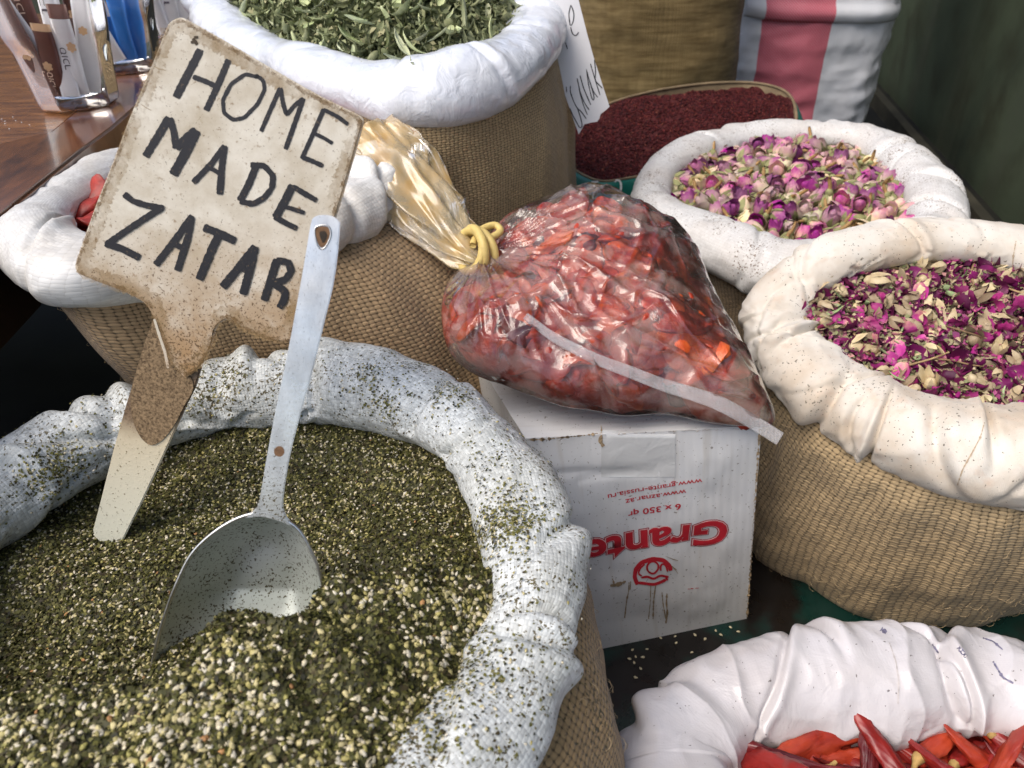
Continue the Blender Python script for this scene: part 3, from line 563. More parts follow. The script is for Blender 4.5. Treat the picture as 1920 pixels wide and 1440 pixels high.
mwr=plain('worn_brown_edge',(.34,.25,.15),.8,nscale=300,var=.5)
obj('worn_edge',strokes('worn_edge',[([(988,824),(1020,823),(1080,817),(1125,812),(1200,809),(1300,805),(1424,800)],3.2)],BF,mwr,.0009,.9,seed=5),crt)
obj('worn_edge',strokes('worn_edge',[([(1424,803),(1420,860),(1414,960),(1404,1100),(1400,1156)],2.6)],BF,mwr,.0009,.9,seed=6),crt)
obj('torn_corner',strokes('torn_corner',[([(1126,796),(1128,812),(1124,826),(1131,836)],5)],BF,mwr,.0012,.5,seed=8),crt)
ms2=plain('brown_glue_streak',(.30,.22,.13),.7,nscale=300)
G_=[([(620,1110),(615,1200),(600,1260),(580,1430)],10),([(635,1100),(628,1180)],8),([(815,1140),(810,1300),(795,1440)],7),([(858,1140),(840,1280),(835,1440)],12),([(915,1200),(925,1300),(950,1440)],8),([(960,1210),(955,1300),(965,1380),(950,1480)],15),([(450,1140),(520,1130),(590,1100)],24),([(470,1075),(485,1120)],14),([(950,875),(1010,900),(1060,915)],5),([(1000,960),(1050,1000)],5),([(1005,960),(1060,1030)],4)]
obj('glue_streaks',strokes('glue_streaks',[(c48(a),b/4.8) for a,b in G_],BF,ms2,.0006,.3),crt)
obj('ink_scratch',strokes('ink_scratch',[(c48([(1150,1170),(1200,1165)]),1.6),(c48([(1215,1163),(1250,1160)]),1.3)],BF,mred,.0007,.3),crt)
# ---------------------------------------------------------------- sack of dried tomatoes (behind the sign)
mbt=burlap('burlap_tan',(.46,.32,.18),.0054,.0042,.30)
mct=poly('white_woven_plastic',(.72,.72,.70),.0032,(.48,.42,.33),.55,.38,bd=.0008,bs=.9,var=.14)
rimt=[(66,452,.475,56),(92,396,.475,36),(160,352,.475,34),(240,312,.47,34),(350,272,.47,36),(470,240,.465,38),(600,222,.46,42),(690,240,.455,46),(732,288,.45,58),(700,352,.45,66),(610,415,.45,68),(500,455,.45,68),(380,480,.455,72),(260,505,.46,70),(150,512,.47,66)]
TS=sack('dried_tomato_sack','burlap sack behind the HOME MADE ZATAR sign, white woven cuff, dried tomatoes inside',rimt,(-.21,.86,.27,.20),0,mbt,mct,ncr=24,cr=(.08,.26),wid=(.003,.009),lump=.14,lf=11,bulge=[(0,.06),(40,.03),(90,0),(180,-.03),(235,-.02),(300,.045),(330,.07)],seed=12,K=80,slantm=1.5)
mdark=plain('deep_shade_lining',(.12,.10,.08),.9)
ft=lambda xy: .442+.01*noise(np.stack([xy[...,0],xy[...,1],0*xy[...,0]],-1)*12)
g=surf_disc(TS,ft,20,120); o=obj('tomato_bed',gridmesh('tomato_bed',g,plain('dried_tomato_bed',(.20,.02,.012),.6,nscale=90,var=.6,bd=.003),None,False,True) if False else gridmesh('tomato_bed',g,plain('dried_tomato_bed',(.20,.02,.012),.6,nscale=90,var=.6,bd=.003),None,True,False)); origin(o,TS.ctr); tag(o,'dark red dried tomatoes filling the sack behind the sign','dried tomato',kind='stuff')
# ---------------------------------------------------------------- herb sack
mbh=burlap('burlap_fine_tan',(.45,.33,.18),.0042,.0034,.30)
mch=M('clear_over_white_plastic',.3,(.80,.81,.82),spec=.55); n1=mch.noise(20,5,dist=.8); n2=mch.noise(60,3,mch.vscale(mch.coord('UV'),(1,.55,1)),dist=1.); mch.set('Normal',mch.bump(n2,.0045,.7)).set('Coat Weight',.5).set('Coat Roughness',.12); mch.set('Base Color',mch.mix(mch.map(n1,.35,.7),(.74,.77,.82),(.60,.64,.71)))
rimh=[(430,62,.555,42),(500,100,.545,42),(600,140,.54,50),(700,165,.535,56),(800,170,.535,60),(900,148,.54,60),(980,102,.55,58),(1003,50,.56,50),('w',.065,1.30,.585,.04),('w',-.01,1.42,.60,.04),('w',-.14,1.50,.61,.04),('w',-.32,1.47,.61,.04),('w',-.45,1.36,.60,.035),(400,20,.575,34)]
HS=sack('herb_sack','burlap sack of dried green leaves with a shiny clear and white plastic cuff',rimh,(-.13,1.17,.23,.21),0,mbh,mch.m,ncr=20,cr=(.06,.20),wid=(.003,.009),lump=.13,lf=9,wrk=.03,bulge=[(0,.02),(90,0),(180,0),(270,.02),(310,.03)],seed=23,K=72)
# ---------------------------------------------------------------- rosebud sack
mbr=burlap('burlap_grey_tan',(.42,.31,.19),.0050,.0042,.30)
mcr=poly('white_woven_sacking',(.68,.68,.67),.0036,(.50,.42,.34),.35,.5,speck=(.16,.11,.07),specamt=.045,bd=.0009,bs=.8,var=.10)
rimr=[(1222,372,0.310,35),(1238,325,0.315,33),(1290,290,0.320,32),(1370,264,0.320,30),(1460,252,0.325,28),(1550,254,0.325,30),(1635,272,0.320,34),(1702,312,0.320,38),(1750,372,0.315,42),(1752,440,0.305,46),(1680,492,0.300,52),(1580,512,0.297,56),(1480,510,0.297,58),(1390,482,0.300,56),(1310,440,0.305,50),(1252,408,0.310,42)]
RS=sack('rosebud_sack','burlap sack of pink rosebuds with a thick white woven cuff',rimr,(.46,1.16,.17,.16),0,mbr,mcr,ncr=22,cr=(.07,.24),wid=(.004,.012),lump=.12,lf=10,bulge=.0,seed=33,K=72,fine=.0)
# ---------------------------------------------------------------- petal sack
mbp=burlap('burlap_coarse_tan',(.50,.37,.21),.0074,.0048,.30)
mcp=M('cream_cotton_cloth',.8,spec=.2); h,r,uv_,pr=mcp.weave(.0011,.0011,.0002,.6); n1=mcp.noise(13,5,rough=.6); n2=mcp.noise(45,4); sp_=mcp.noise(330,2); sb_=mcp.noise(18,2)
c=mcp.mix(mcp.map(n1,.40,.68,0,.85),(.72,.68,.61),(.54,.43,.31)); c=mcp.mix(mcp.map(n2,.58,.72,0,.5),c,(.62,.46,.34)); c=mcp.mix(mcp.map(mcp.math('MULTIPLY_ADD',sb_,.25,sp_),.80,.82,0,.85),c,(.10,.08,.05))
mcp.set('Base Color',c).set('Normal',mcp.bump(h,.0004,.5)); mcp.set('Sheen Weight',.2)
rimp_=[(1452,605,.305,55),(1480,540,.335,48),(1560,482,.365,42),(1670,455,.375,40),(1790,452,.375,40),(1910,474,.365,44),(2030,530,.345,50),(2110,620,.30,60),(2100,740,.27,74),(1990,845,.265,82),(1850,848,.265,82),(1710,815,.265,80),(1580,750,.270,74),(1490,675,.285,62)]
def crp(s,PH,p): return 0
PS=sack('petal_sack','coarse burlap sack of magenta rose petals with a cream cotton cuff',rimp_,(.52,.775,.225,.20),0,mbp,mcp.m,ncr=34,cr=(.05,.26),wid=(.002,.007),lump=.08,lf=9,bulge=[(0,.03),(60,.0),(90,-.03),(150,-.01),(180,.014),(215,.03),(270,.02)],seed=41,K=80,N=1000,wrk=.07,wf=30,slantm=1.8,cuffname='cloth_cuff')
# cuff hem
hemx=[PS.c[i] for i in range(0)]
# ---------------------------------------------------------------- chilli sack
mcc=M('pearly_white_liner',.28,spec=.5); n1=mcc.noise(8,4); n2=mcc.noise(40,4,mcc.vscale(mcc.coord('UV'),(1,4,1))); sp_=mcc.noise(300,2); h,r,uv_,pr=mcc.weave(.0022,.0022,.0002,.4)
c=mcc.mix(mcc.map(n1,.35,.7),(.64,.62,.63),(.52,.48,.47)); c=mcc.mix(mcc.map(sp_,.715,.73,0,.8),c,(.08,.06,.05)); mcc.set('Base Color',c).set('Normal',mcc.bump(mcc.noise(34,5,dist=1.2),.0022,.6,prev=mcc.bump(h,.00015,.3))); mcc.set('Coat Weight',.45); mcc.set('Coat Roughness',.22)
def crc(s,PH,p):
    r=0
    for nx,amp,sd in ((1,1,0.),):
        r=.13*ridg(p*[8,8,5]+3.3,2)-.06+.09*np.maximum(0,1-3.5*np.abs(noise(p*[14,14,10]+2.2)))**2+.03*ridg(p*30+1.3,2)
    return r
rimc=[(1262,1453,.200,85),(1275,1388,.200,78),(1345,1324,.200,74),(1440,1302,.200,74),(1560,1288,.200,78),(1680,1276,.200,74),(1800,1274,.200,68),(1920,1298,.200,68),(2050,1356,.200,74),(2120,1458,.200,83),(2080,1608,.200,93),(1850,1728,.200,102),(1560,1748,.200,102),(1330,1628,.200,93)]
mbc=burlap('burlap_brown',(.40,.29,.17),.0060,.0054,.35)
CS=sack('chilli_sack','front right sack with a smooth pearly white plastic cuff, dried red chillies inside',rimc,(.27,.36,.14,.11),-.0,mbc,mcc.m,ncr=13,cr=(.10,.36),wid=(.002,.010),lump=.12,lf=6,bulge=.02,seed=57,K=96,N=1000,wrk=.018,wf=12,slantm=2.6,crfun=crc)
# pen marks on the liner
cb=bvh_of(CS.cuff)
def CF(x,y):
    h=cb.ray_cast(Vector(CAM),Vector(unit(ray(x,y))))
    if h[0] is None: return P(x,y,.22),np.array([0,0,1.])
    return np.array(h[0]),unit(CAM-np.array(h[0]))
mink=plain('faded_pen_ink',(.16,.15,.22),.6,nscale=400,var=.6)
for q,wd in (([(1652,1179),(1662,1186)],9),([(1797,1213),(1812,1232)],9),([(1843,1196),(1862,1202),(1880,1218)],3),([(1748,1208),(1760,1225)],4),([(1862,1240),(1880,1270),(1900,1281)],4)):
    obj('pen_mark',strokes('pen_mark',[(q,wd)],CF,mink,.0006,.25),CS.root)
# ---------------------------------------------------------------- sumac sack
msm=tinted('sumac_grain',.7,.15,900,.5)
rims=[(1062,300,0.260,2.5),(1075,250,0.270,2.5),(1130,200,0.285,2.5),(1220,172,0.295,2.5),(1320,157,0.300,2.5),(1410,155,0.300,2.5),(1470,170,0.300,2.5),(1492,205,0.295,2.5),(1480,250,0.280,2.5),(1390,300,0.265,2.5),(1300,325,0.260,2.5),(1200,331,0.260,2.5),(1120,338,0.260,2.5)]
mpaper=plain('brown_paper_lining',(.19,.14,.08),.8,nscale=30); mgreen=plain('green_printed_bag',(.006,.15,.115),.45,nscale=20,var=.15)
SS_=sack('sumac_bag','green printed bag of dark red sumac between the jute sack and rosebud sack',rims,(.40,1.62,.24,.22),0,mgreen,mpaper,ncr=4,cr=(.02,.05),lump=.1,bulge=.035,bl=.001,seed=61,K=12,N=300,bodyname='bag_body',cuffname='folded_rim')
rw=SS_.c[:,:3]; low=rw-(rw-SS_.ctr)*.07-np.array([0,0,.07]); wall=np.stack([rw,low],1)
obj('paper_lining',gridmesh('paper_lining',wall,mpaper,None,True,False),SS_.root)
zmean=None
A=np.c_[SS_.c[:,:2],np.ones(len(SS_.c))]; co_,*_=np.linalg.lstsq(A,SS_.c[:,2],rcond=None)
def hs(xy): return xy@co_[:2]+co_[2]+.000+.034*np.clip(1-np.linalg.norm((xy-SS_.ctr[:2])/np.array([.2,.25]),axis=-1)**2,0,1)+.012*noise(np.stack([xy[...,0],xy[...,1],0*xy[...,0]],-1)*8)+.006*noise(np.stack([xy[...,0],xy[...,1],0*xy[...,0]],-1)*40)-.02*np.clip((xy[...,1]-1.76)/.12,0,1)
g=surf_disc(SS_,hs,90,260); g[...,2]+=.0015*noise(g*300)
A0=(g.reshape(-1,3),grid_faces(*g.shape[:2],True,False),np.clip(np.array([.075,.012,.014])*(1+.6*noise(g*200)[...,None]),.005,1).reshape(-1,3))
xy=rnd_in(SS_,16000,rg); z,zx,zy=hn(hs,xy); gp=np.array([[.095,.010,.014],[.065,.007,.013],[.14,.022,.020],[.035,.005,.010],[.24,.07,.05]]); 
A1=scatter(tv,tf,np.column_stack([xy,z+rg.uniform(0,.002,len(xy))]),rotmats(len(xy),rg),rg.uniform(.003,.008,len(xy)),gp[rg.choice(5,len(xy),p=[.3,.3,.2,.17,.03])]*rg.uniform(.6,1.2,(len(xy),1)))
V,Fc,C=joinparts([A0,A1]); o=obj('sumac',quadtri('sumac',V,Fc,C,msm)); origin(o,SS_.ctr); tag(o,'coarse dark red sumac filling the green bag','sumac',kind='stuff')
sb=bvh_of(SS_.body)
def GF(x,y):
    h=sb.ray_cast(Vector(CAM),Vector(unit(ray(x,y))))
    if h[0] is None: return PY(x,y,1.13),np.array([0,-1.,.2])
    return np.array(h[0]),unit(CAM-np.array(h[0]))
mwt=plain('white_print',(.75,.75,.72),.5,var=.05)
m_,_=text_mesh('bag_lettering','700',(1110,366),(1167,362),24,mwt,GF,off=.004,xr=.73); obj('bag_lettering',m_,SS_.root)
# ---------------------------------------------------------------- paper card behind the herb sack
kn=unit([-.15,-1,.25]); k0=PY(1080,120,1.16)
def KF(x,y): return PP(x,y,k0,kn),kn
mk=plain('white_card_paper',(.68,.68,.70),.6,nscale=12,var=.07)
kt=thing('paper_sign','white paper card with thin cursive handwriting between the herb sack and jute sack','sign',PP(1090,250,k0,kn))
kp=[(985,-60),(1068,-60),(1083,-8),(1100,60),(1113,107),(1130,160),(1143,200),(1134,208),(1126,214),(1124,222),(1120,228),(1108,230),(1096,233),(1085,252),(1072,215),(1060,180),(1040,160),(1000,150),(980,80)]
obj('card',plate('card',kp,.0012,mk,KF,0,0),kt)
c64=lambda l:[(1000+a/6.4,b/6.4) for a,b in l]
K_=[([(450,62),(425,160),(435,270),(447,325),(480,260),(490,170),(470,100),(450,62)],13),([(447,325),(465,400),(500,437),(530,415),(542,385)],13),([(385,510),(410,590)],14),([(395,1040),(400,1110)],12),([(445,1030),(442,1100),(480,1210),(525,1300),(570,1332),(635,1425)],13),([(440,1300),(470,1380),(505,1440),(560,1545),(590,1520),(570,1420),(530,1300)],13),([(525,940),(560,1100),(610,1230),(670,1320)],13),([(530,950),(560,1120),(600,1260),(650,1380)],12),([(560,905),(600,1050),(650,1170),(690,1260)],13),([(635,830),(680,990),(725,1110),(775,1170)],12),([(640,850),(660,1000),(700,1180),(725,1215),(732,1170),(690,1020)],13),([(685,765),(740,950),(800,1142)],12),([(732,715),(748,850),(740,970),(830,1060)],13)]
for kk in (K_[:2],K_[2:3],K_[3:]): obj('handwriting',strokes('handwriting',[(c64(a),b/6.4) for a,b in kk],KF,plain('black_pen',(.02,.02,.025),.6),.0003,.1),kt)
# ---------------------------------------------------------------- closed sacks at the back
def upright(name,label,px_l,px_r,y0,z1,mat,depth,seed,amp,part,base_px=None,lean=0,taper=0,clothuv=True):
    a=PY(px_l[0],px_l[1],y0); b=PY(px_r[0],px_r[1],y0); cx=(a[0]+b[0])/2; w=(b[0]-a[0])/2; n,m_=220,150
    th=np.linspace(0,2*PI,n,endpoint=False); v=np.linspace(0,1,m_); TH,Vv=np.meshgrid(th,v,indexing='ij')
    ex=.72; cs=np.sign(np.cos(TH))*np.abs(np.cos(TH))**ex; sn_=np.sign(np.sin(TH))*np.abs(np.sin(TH))**ex
    pr=(.93+.07*np.sin(PI*Vv**.8))*(1-taper*(1-Vv)); close=np.where(Vv>.93,np.sqrt(np.clip(1-((Vv-.93)/.07)**2,0,1)),1)
    x=cx+cs*w*pr*(.25+.75*close)+lean*(Vv-.5); y=y0+depth+sn_*depth*pr*close; z=z1*np.minimum(Vv/.965,1)+z1*.02*(1-close)
    p=np.stack([x,y,z],-1); nn=np.stack([cs,sn_,0*cs],-1); p=p+nn*(amp*fbm(p*5+seed,4)+amp*.5*ridg(p*[3,3,9]+seed,2))[...,None]
    per=2*PI*(w+depth)/2*1.15; UV=np.stack(np.meshgrid(np.linspace(0,per,n+1),v*z1,indexing='ij'),-1)
    t=thing(name,label,'sack',(cx,y0+depth,0)); o=obj(part,gridmesh(part,p,mat,UV,True,False),t)
    return t,(cx,w,y0,depth,z1,per)
mj=M('olive_jute',.85,spec=.2); uvj=mj.coord('UV'); h,r,_,_=mj.weave(.0045,.0045,.0008,.6); st=mj.noise(1,4,mj.vscale(uvj,(14,90,1))); st2=mj.noise(1,4,mj.vscale(uvj,(90,14,1))); c=mj.mix(mj.map(st,.35,.68),(.125,.085,.032),(.26,.19,.085)); c=mj.mix(mj.map(st2,.4,.7,0,.4),c,(.11,.075,.03)); mj.set('Base Color',c).set('Normal',mj.bump(h,.0012,.7)); mj.set('Sheen Weight',.15)
jt,_=upright('jute_sack','tall closed olive brown jute sack standing behind the sumac',(1070,100),(1413,100),2.0,1.1,mj.m,.19,3.,.006,'jute_bag')
mst=M('striped_woven_plastic',.5,spec=.4); uvj=mst.coord('Object'); sx=mst.n('ShaderNodeSeparateXYZ'); mst.l(uvj,sx.inputs[0]); X_=sx.outputs[0]
h,r,_,_=mst.weave(.0042,.0042,.0006,.4)
def band(x,lo,hi):
    return mst.math('MULTIPLY',mst.math('GREATER_THAN',x,lo),mst.math('LESS_THAN',x,hi))
c=mst.mix(mst.map(mst.noise(6,4),.4,.7,0,.5),(.74,.76,.80),(.55,.60,.68))
dg=mst.math('SINE',mst.math('MULTIPLY',mst.math('ADD',X_,sx.outputs[2]),900.)); pk=mst.mix(mst.map(dg,-.5,.7,0,.55),(.62,.09,.14),(.70,.42,.46))
STR=mst.n('ShaderNodeValue')
c=mst.mix(band(X_,-.175,.0),c,pk); mst.set('Base Color',c).set('Normal',mst.bump(h,.0008,.6))
bt,q=upright('striped_sack','big white woven plastic sack with one wide pink stripe, beside the dark wall',(1398,120),(1690,120),2.25,1.0,mst.m,.16,8.,.014,'woven_bag',taper=.05)
# folded top flap
def flap():
    cx,w,y0,dp,z1,per=q; n,m_=80,24; a=np.linspace(-1,1,n); v=np.linspace(0,1,m_); A_,V_=np.meshgrid(a,v,indexing='ij'); x=cx+A_*w*1.0; z=PY(1550,42,y0)[2]+V_*.14-.01*A_; y=y0-.012+.10*np.clip(np.abs(A_),0,1)**4-.012*np.sin(PI*np.clip(V_*3,0,1))+.03*V_**2
    p=np.stack([x,y,z],-1); p[...,1]+=.006*fbm(p*7,3); me=gridmesh('folded_top',p,mst.m,np.stack([x,z],-1)); o=obj('folded_top',me,bt); s_=o.modifiers.new('s','SOLIDIFY'); s_.thickness=.004
flap()
# ---------------------------------------------------------------- wooden table with tumblers of sugar sachets
TZ=.50
mt=M('varnished_wood',.22,spec=.5); gr=mt.noise(9,6,mt.vscale(mt.coord(),(1,6,1)),dist=1.2); gr2=mt.noise(60,4,mt.vscale(mt.coord(),(.6,5,1)))
c=mt.mix(mt.map(gr,.3,.7),(.11,.035,.010),(.36,.15,.045)); c=mt.mix(mt.map(gr2,.4,.7,0,.5),c,(.03,.009,.004)); mt.set('Base Color',c).set('Coat Weight',.6); mt.set('Coat Roughness',.12); mt.set('Roughness',mt.map(gr2,.3,.7,.2,.4))
mt2=M('varnished_wood_edge_plank',.22,spec=.5); gr=mt2.noise(9,6,mt2.vscale(mt2.coord(),(5,1.2,1)),dist=1.2); mt2.set('Base Color',mt2.mix(mt2.map(gr,.3,.7),(.06,.018,.008),(.20,.07,.022))).set('Coat Weight',.7); mt2.set('Coat Roughness',.10)
edge=[(-420,760),(-150,520),(0,402),(80,338),(158,276),(210,238),(258,196),(290,150),(315,95),(335,40)]
E3=[P(x,y,TZ) for x,y in edge]; inn=[P(-300,480,TZ),P(0,268,TZ),P(95,246,TZ),P(200,160,TZ),P(262,60,TZ),P(285,20,TZ)]
tb=thing('wooden_table','dark varnished wooden table top holding the tumblers of sugar sachets','table',(E3[2][0]-.3,E3[2][1]+.2,0))
def slabpoly(name,pts,z0,z1,mat,bev=.003):
    bm=bmesh.new(); f_=bm.faces.new([bm.verts.new((float(q[0]),float(q[1]),z1)) for q in pts]); f_.normal_update()
    if f_.normal.z<0: f_.normal_flip()
    r=bmesh.ops.extrude_face_region(bm,geom=[f_]); bmesh.ops.translate(bm,verts=[e for e in r['geom'] if isinstance(e,bmesh.types.BMVert)],vec=(0,0,z0-z1)); bmesh.ops.recalc_face_normals(bm,faces=bm.faces[:])
    bmesh.ops.bevel(bm,geom=[e for e in bm.edges if e.calc_face_angle(0)>1.2],offset=bev,segments=2,affect='EDGES'); me=D.meshes.new(name); bm.to_mesh(me); bm.free(); me.materials.append(mat); return me
far=[np.array([-.5,2.0]),np.array([-1.9,2.0]),np.array([-1.9,.25])]
obj('table_top',slabpoly('table_top',[*inn,*far],TZ-.035,TZ-.0015,mt.m,.001),tb)
obj('edge_plank',slabpoly('edge_plank',[*E3,*inn[::-1]],TZ-.035,TZ,mt2.m),tb)
mtl=plain('dark_table_wood',(.02,.008,.004),.4)
obj('apron',slabpoly('apron',[q+np.array([-.015,.008,0]) for q in E3]+far,TZ-.11,TZ-.0355,mtl),tb)
for lx,ly in ((-1.75,.45),(-1.75,1.85),(-.80,1.80)): obj('leg',boxmesh('leg',(lx-.035,ly-.035,-.03),(lx+.035,ly+.035,TZ-.1105),mtl),tb)
mgl=M('clear_glass',.015,(1,1,1),spec=.5,Transmission_Weight=1.); mgl.b.inputs['IOR'].default_value=1.27
def facet(k=10,a=.03):
    return lambda th,z:0
def tumbler(name,label,cpx,h,rt,rb,tilt=(0,0)):
    b=P(*cpx,TZ); n=96; 
    prof=[(0,.002,1),(rb*.7,.001,1),(rb*.93,.0,1),(rb,.003,1),(rb*1.04,h*.06,1),(rb+(rt-rb)*.25,h*.25,1),(rb+(rt-rb)*.42,h*.42,.9),(rb+(rt-rb)*.52,h*.50,.15),(rb+(rt-rb)*.60,h*.55,0),(rt*.97,h*.93,0),(rt,h*.995,0),(rt-.0012,h,0),(rt-.0026,h*.99,0),(rt*.97-.003,h*.9,0),(rb+(rt-rb)*.55-.0030,h*.5,0),(rb+(rt-rb)*.2-.0035,h*.2,0),(rb-.007,h*.085,0),(rb*.6,h*.07,0),(0,h*.068,0)]
    prof=np.array(prof); pr=np.array([np.interp(np.linspace(0,len(prof)-1,110),np.arange(len(prof)),prof[:,k]) for k in range(3)]).T
    th=np.arange(n)/n*2*PI; g=np.zeros((n,len(pr),3)); fa=np.cos(PI/10)/np.cos((th+PI/10)%(2*PI/10)-PI/10)
    for j,(r,z,w_) in enumerate(pr): rr_=r*(1+w_*(fa-1)*1.1); g[:,j]=np.stack([rr_*np.cos(th),rr_*np.sin(th),np.full(n,z)],1)
    o=obj(name,gridmesh(name,g,mgl.m,None,True,False,flip=True)); o.location=Vector(b)+Vector((0,0,.0012)); return tag(o,label,'glass',group='glass tumblers of sugar sachets on the table')
G=[tumbler('glass_tumbler','faceted glass tumbler of brown and white sugar sachets, nearest to the table corner',(150,196),.165,.072,.050),
   tumbler('glass_tumbler','glass tumbler of blue and white sugar sachets, half hidden behind the nearest tumbler',(242,130),.165,.070,.050),
   tumbler('glass_tumbler','glass tumbler of white sachets furthest back, partly behind the price sign',(330,78),.165,.070,.050)]
mwp=plain('white_sachet_paper',(.72,.72,.74),.5,nscale=25,var=.06); mbp_=plain('brown_sachet_paper',(.10,.028,.016),.45,nscale=25,var=.12); mtp=plain('tan_sachet_end',(.60,.38,.21),.5,nscale=40,var=.12); mbl=plain('blue_sachet_paper',(.01,.16,.55),.4,nscale=25,var=.1); mnv=plain('navy_print',(.03,.03,.10),.5); mdk=plain('dark_print',(.05,.04,.06),.5)
def flower(name,c,ex,ey,n_,r,mat,off):
    V=[];
    for i in range(60): a=i/60*2*PI; rr_=r*(.72+.28*abs(math.sin(a*3))); V.append(c+ex*rr_*math.cos(a)+ey*rr_*math.sin(a)+n_*off)
    return mesh(name,V,[tuple(range(60))],mat,smooth=False)
def sachet(gi,lab,base,top,w_,yaw,cols,txt,txtmat,flmat,grp):
    w_*=.84
    g0=np.array(G[gi].location); A=g0+np.array(base); B=g0+np.array(top); L_=np.linalg.norm(B-A); ez=(B-A)/L_; f_=np.array([math.sin(yaw),-math.cos(yaw),0]); n_=unit(f_-ez*np.dot(f_,ez)); ex=np.cross(ez,n_); ex*=-1 if np.dot(ex,[1,0,0])<0 else 1; n_=np.cross(ex,ez); n_*= 1 if np.dot(n_,CAM-A)>0 else -1
    t=thing('sugar_sachet',lab,'sachet',A,grp)
    def seg(name,a,b,mat,n=10,m_=7):
        u,v=np.meshgrid(np.linspace(-1,1,m_),np.linspace(a,b,n),indexing='ij'); th_=.0035*np.sqrt(np.clip(1-u**2,0,1))*np.clip(np.minimum(v,1-v)*7,0.05,1)
        fr_=A+ex*(u*w_/2)[...,None]+ez*(v*L_)[...,None]; wv=.0012*np.sin(v*9+base[0]*300)
        p=np.concatenate([fr_+n_*(th_+wv)[...,None],(fr_-n_*(th_-wv)[...,None])[::-1]],0); return gridmesh(name,p,mat,None,True,False)
    z0=0
    for nm,z1,mm in cols: obj(nm,seg(nm,z0,z1,mm),t); z0=z1
    c0=A+ez*L_*.5+n_*.0046
    if txt:
        def lf(x,y): return A+ez*(x*L_)+ex*(y*w_)+n_*.0050,n_
        for k,(s_,a,yy) in enumerate(txt):
            m_,_=text_mesh('printed_word',s_,(a,yy),(a+.24,yy),1,txtmat,lf,off=0); v=np.empty(len(m_.vertices)*3); m_.vertices.foreach_get('co',v); v=v.reshape(-1,3)
            o_=lf(a,yy)[0]; eyv=unit(np.cross(n_,ez)); dY=(v-o_)@eyv; sc_=(.30*w_)/max(1e-9,dY.max()); v+= eyv*(dY*(sc_-1))[:,None]; m_.vertices.foreach_set('co',v.ravel()); obj('printed_word',m_,t)
    if flmat: 
        for q in flmat: obj('flower_print',flower('flower_print',A+ez*L_*q[1]+ex*q[2]*w_+n_*.0050,ex,ez,n_,w_*.27,q[0],0),t)
    return t
W='סוכר'; HB='חום'[::-1]; LB='לבן'[::-1]; W_=W[::-1]
gp='sugar sachets standing in the tumblers'
br=[('sachet_body',.9,mbp_),('sachet_end',1.,mtp)]; wh=[('sachet_body',.88,mwp),('sachet_end',1.,mtp)]; wb=[('sachet_base',.38,mbp_),('sachet_body',.9,mwp),('sachet_end',1.,mtp)]; bw=[('sachet_body',.5,mwp),('sachet_end',1.,mbl)]; bb=[('sachet_base',.30,mbl),('sachet_body',.62,mwp),('sachet_end',1.,mbl)]
mtx=plain('tan_print',(.75,.55,.42),.5)
tx=[(W_,.30,.05),(HB,.30,-.38)]; tx2=[(W_,.62,.05),(HB,.62,-.38)]
sachet(0,'brown sugar sachet with tan flower at the centre of the nearest tumbler',(-.012,-.018,.017),(-.016,-.030,.165),.030,0,br,tx2,mtx,[(mtp,.52,0)],gp)
sachet(0,'short brown sugar sachet with a tan end low in the nearest tumbler',(-.006,-.030,.017),(.006,-.042,.105),.028,.05,br,[(W_,.12,.05),(HB,.12,-.38)],mtx,[(mtp,.44,-.1)],gp)
sachet(0,'white sachet with tan end leaning left in the nearest tumbler',(-.004,-.026,.045),(-.052,-.038,.172),.026,-.1,wh,[(HB,.45,-.1)],mdk,None,gp)
sachet(0,'brown sachet leaning against the left side of the nearest tumbler',(-.022,-.012,.02),(-.075,-.010,.170),.032,-.2,br,None,mtx,[(mtp,.3,.2)],gp)
sachet(0,'white sachet with brown base at the right of the nearest tumbler',(.020,-.026,.017),(.030,-.036,.125),.028,.1,[('sachet_body',.85,mwp),('sachet_end',1.,mbp_)],[(W_,.3,-.1)],mdk,[(mtp,.55,.25)],gp)
sachet(0,'white sachet behind the brown one in the nearest tumbler',(.004,-.008,.017),(.012,-.004,.185),.026,0,wh,[(LB,.55,-.1)],mdk,None,gp)
sachet(0,'tall brown sachet at the right back of the nearest tumbler',(.022,.0,.017),(.040,.004,.200),.030,.1,br,tx2,mtx,[(mtp,.5,0)],gp)
sachet(0,'white sachet low on the left of the nearest tumbler',(-.026,-.020,.03),(-.046,-.028,.105),.026,-.2,[('sachet_body',1.,mwp)],[(LB,.25,-.1)],mdk,None,gp)
sachet(1,'blue and white sugar sachet with navy flower in the middle tumbler',(.0,-.026,.017),(-.034,-.040,.150),.030,0,bw,[(W_,.08,.05),(LB,.08,-.38)],mnv,[(mnv,.42,0)],gp)
sachet(1,'tall blue and white sachet in the middle tumbler',(-.012,-.006,.017),(-.022,-.012,.205),.032,0,bb,[(W_,.40,-.05)],mnv,[(mnv,.34,0)],gp)
sachet(1,'blue sachet at the right of the middle tumbler',(.018,-.022,.017),(.020,-.030,.170),.028,.1,[('sachet_body',.62,mbl),('sachet_end',1.,mwp)],None,mnv,None,gp)
sachet(1,'white sachet with navy lettering at the back of the middle tumbler',(.006,.012,.017),(.004,.016,.20),.030,.1,[('sachet_body',1.,mwp)],[(LB,.6,-.1)],mnv,None,gp)
sachet(2,'white sachet with tan flower in the furthest tumbler',(-.008,-.022,.017),(-.018,-.03,.175),.030,.1,wh,[(W_,.3,-.1)],mdk,[(mtp,.55,0)],gp)
sachet(2,'white sachet with brown end in the furthest tumbler',(.012,-.016,.017),(.014,-.02,.165),.030,.1,[('sachet_body',.8,mwp),('sachet_end',1.,mbp_)],[(LB,.3,-.1)],mdk,[(mtp,.6,0)],gp)
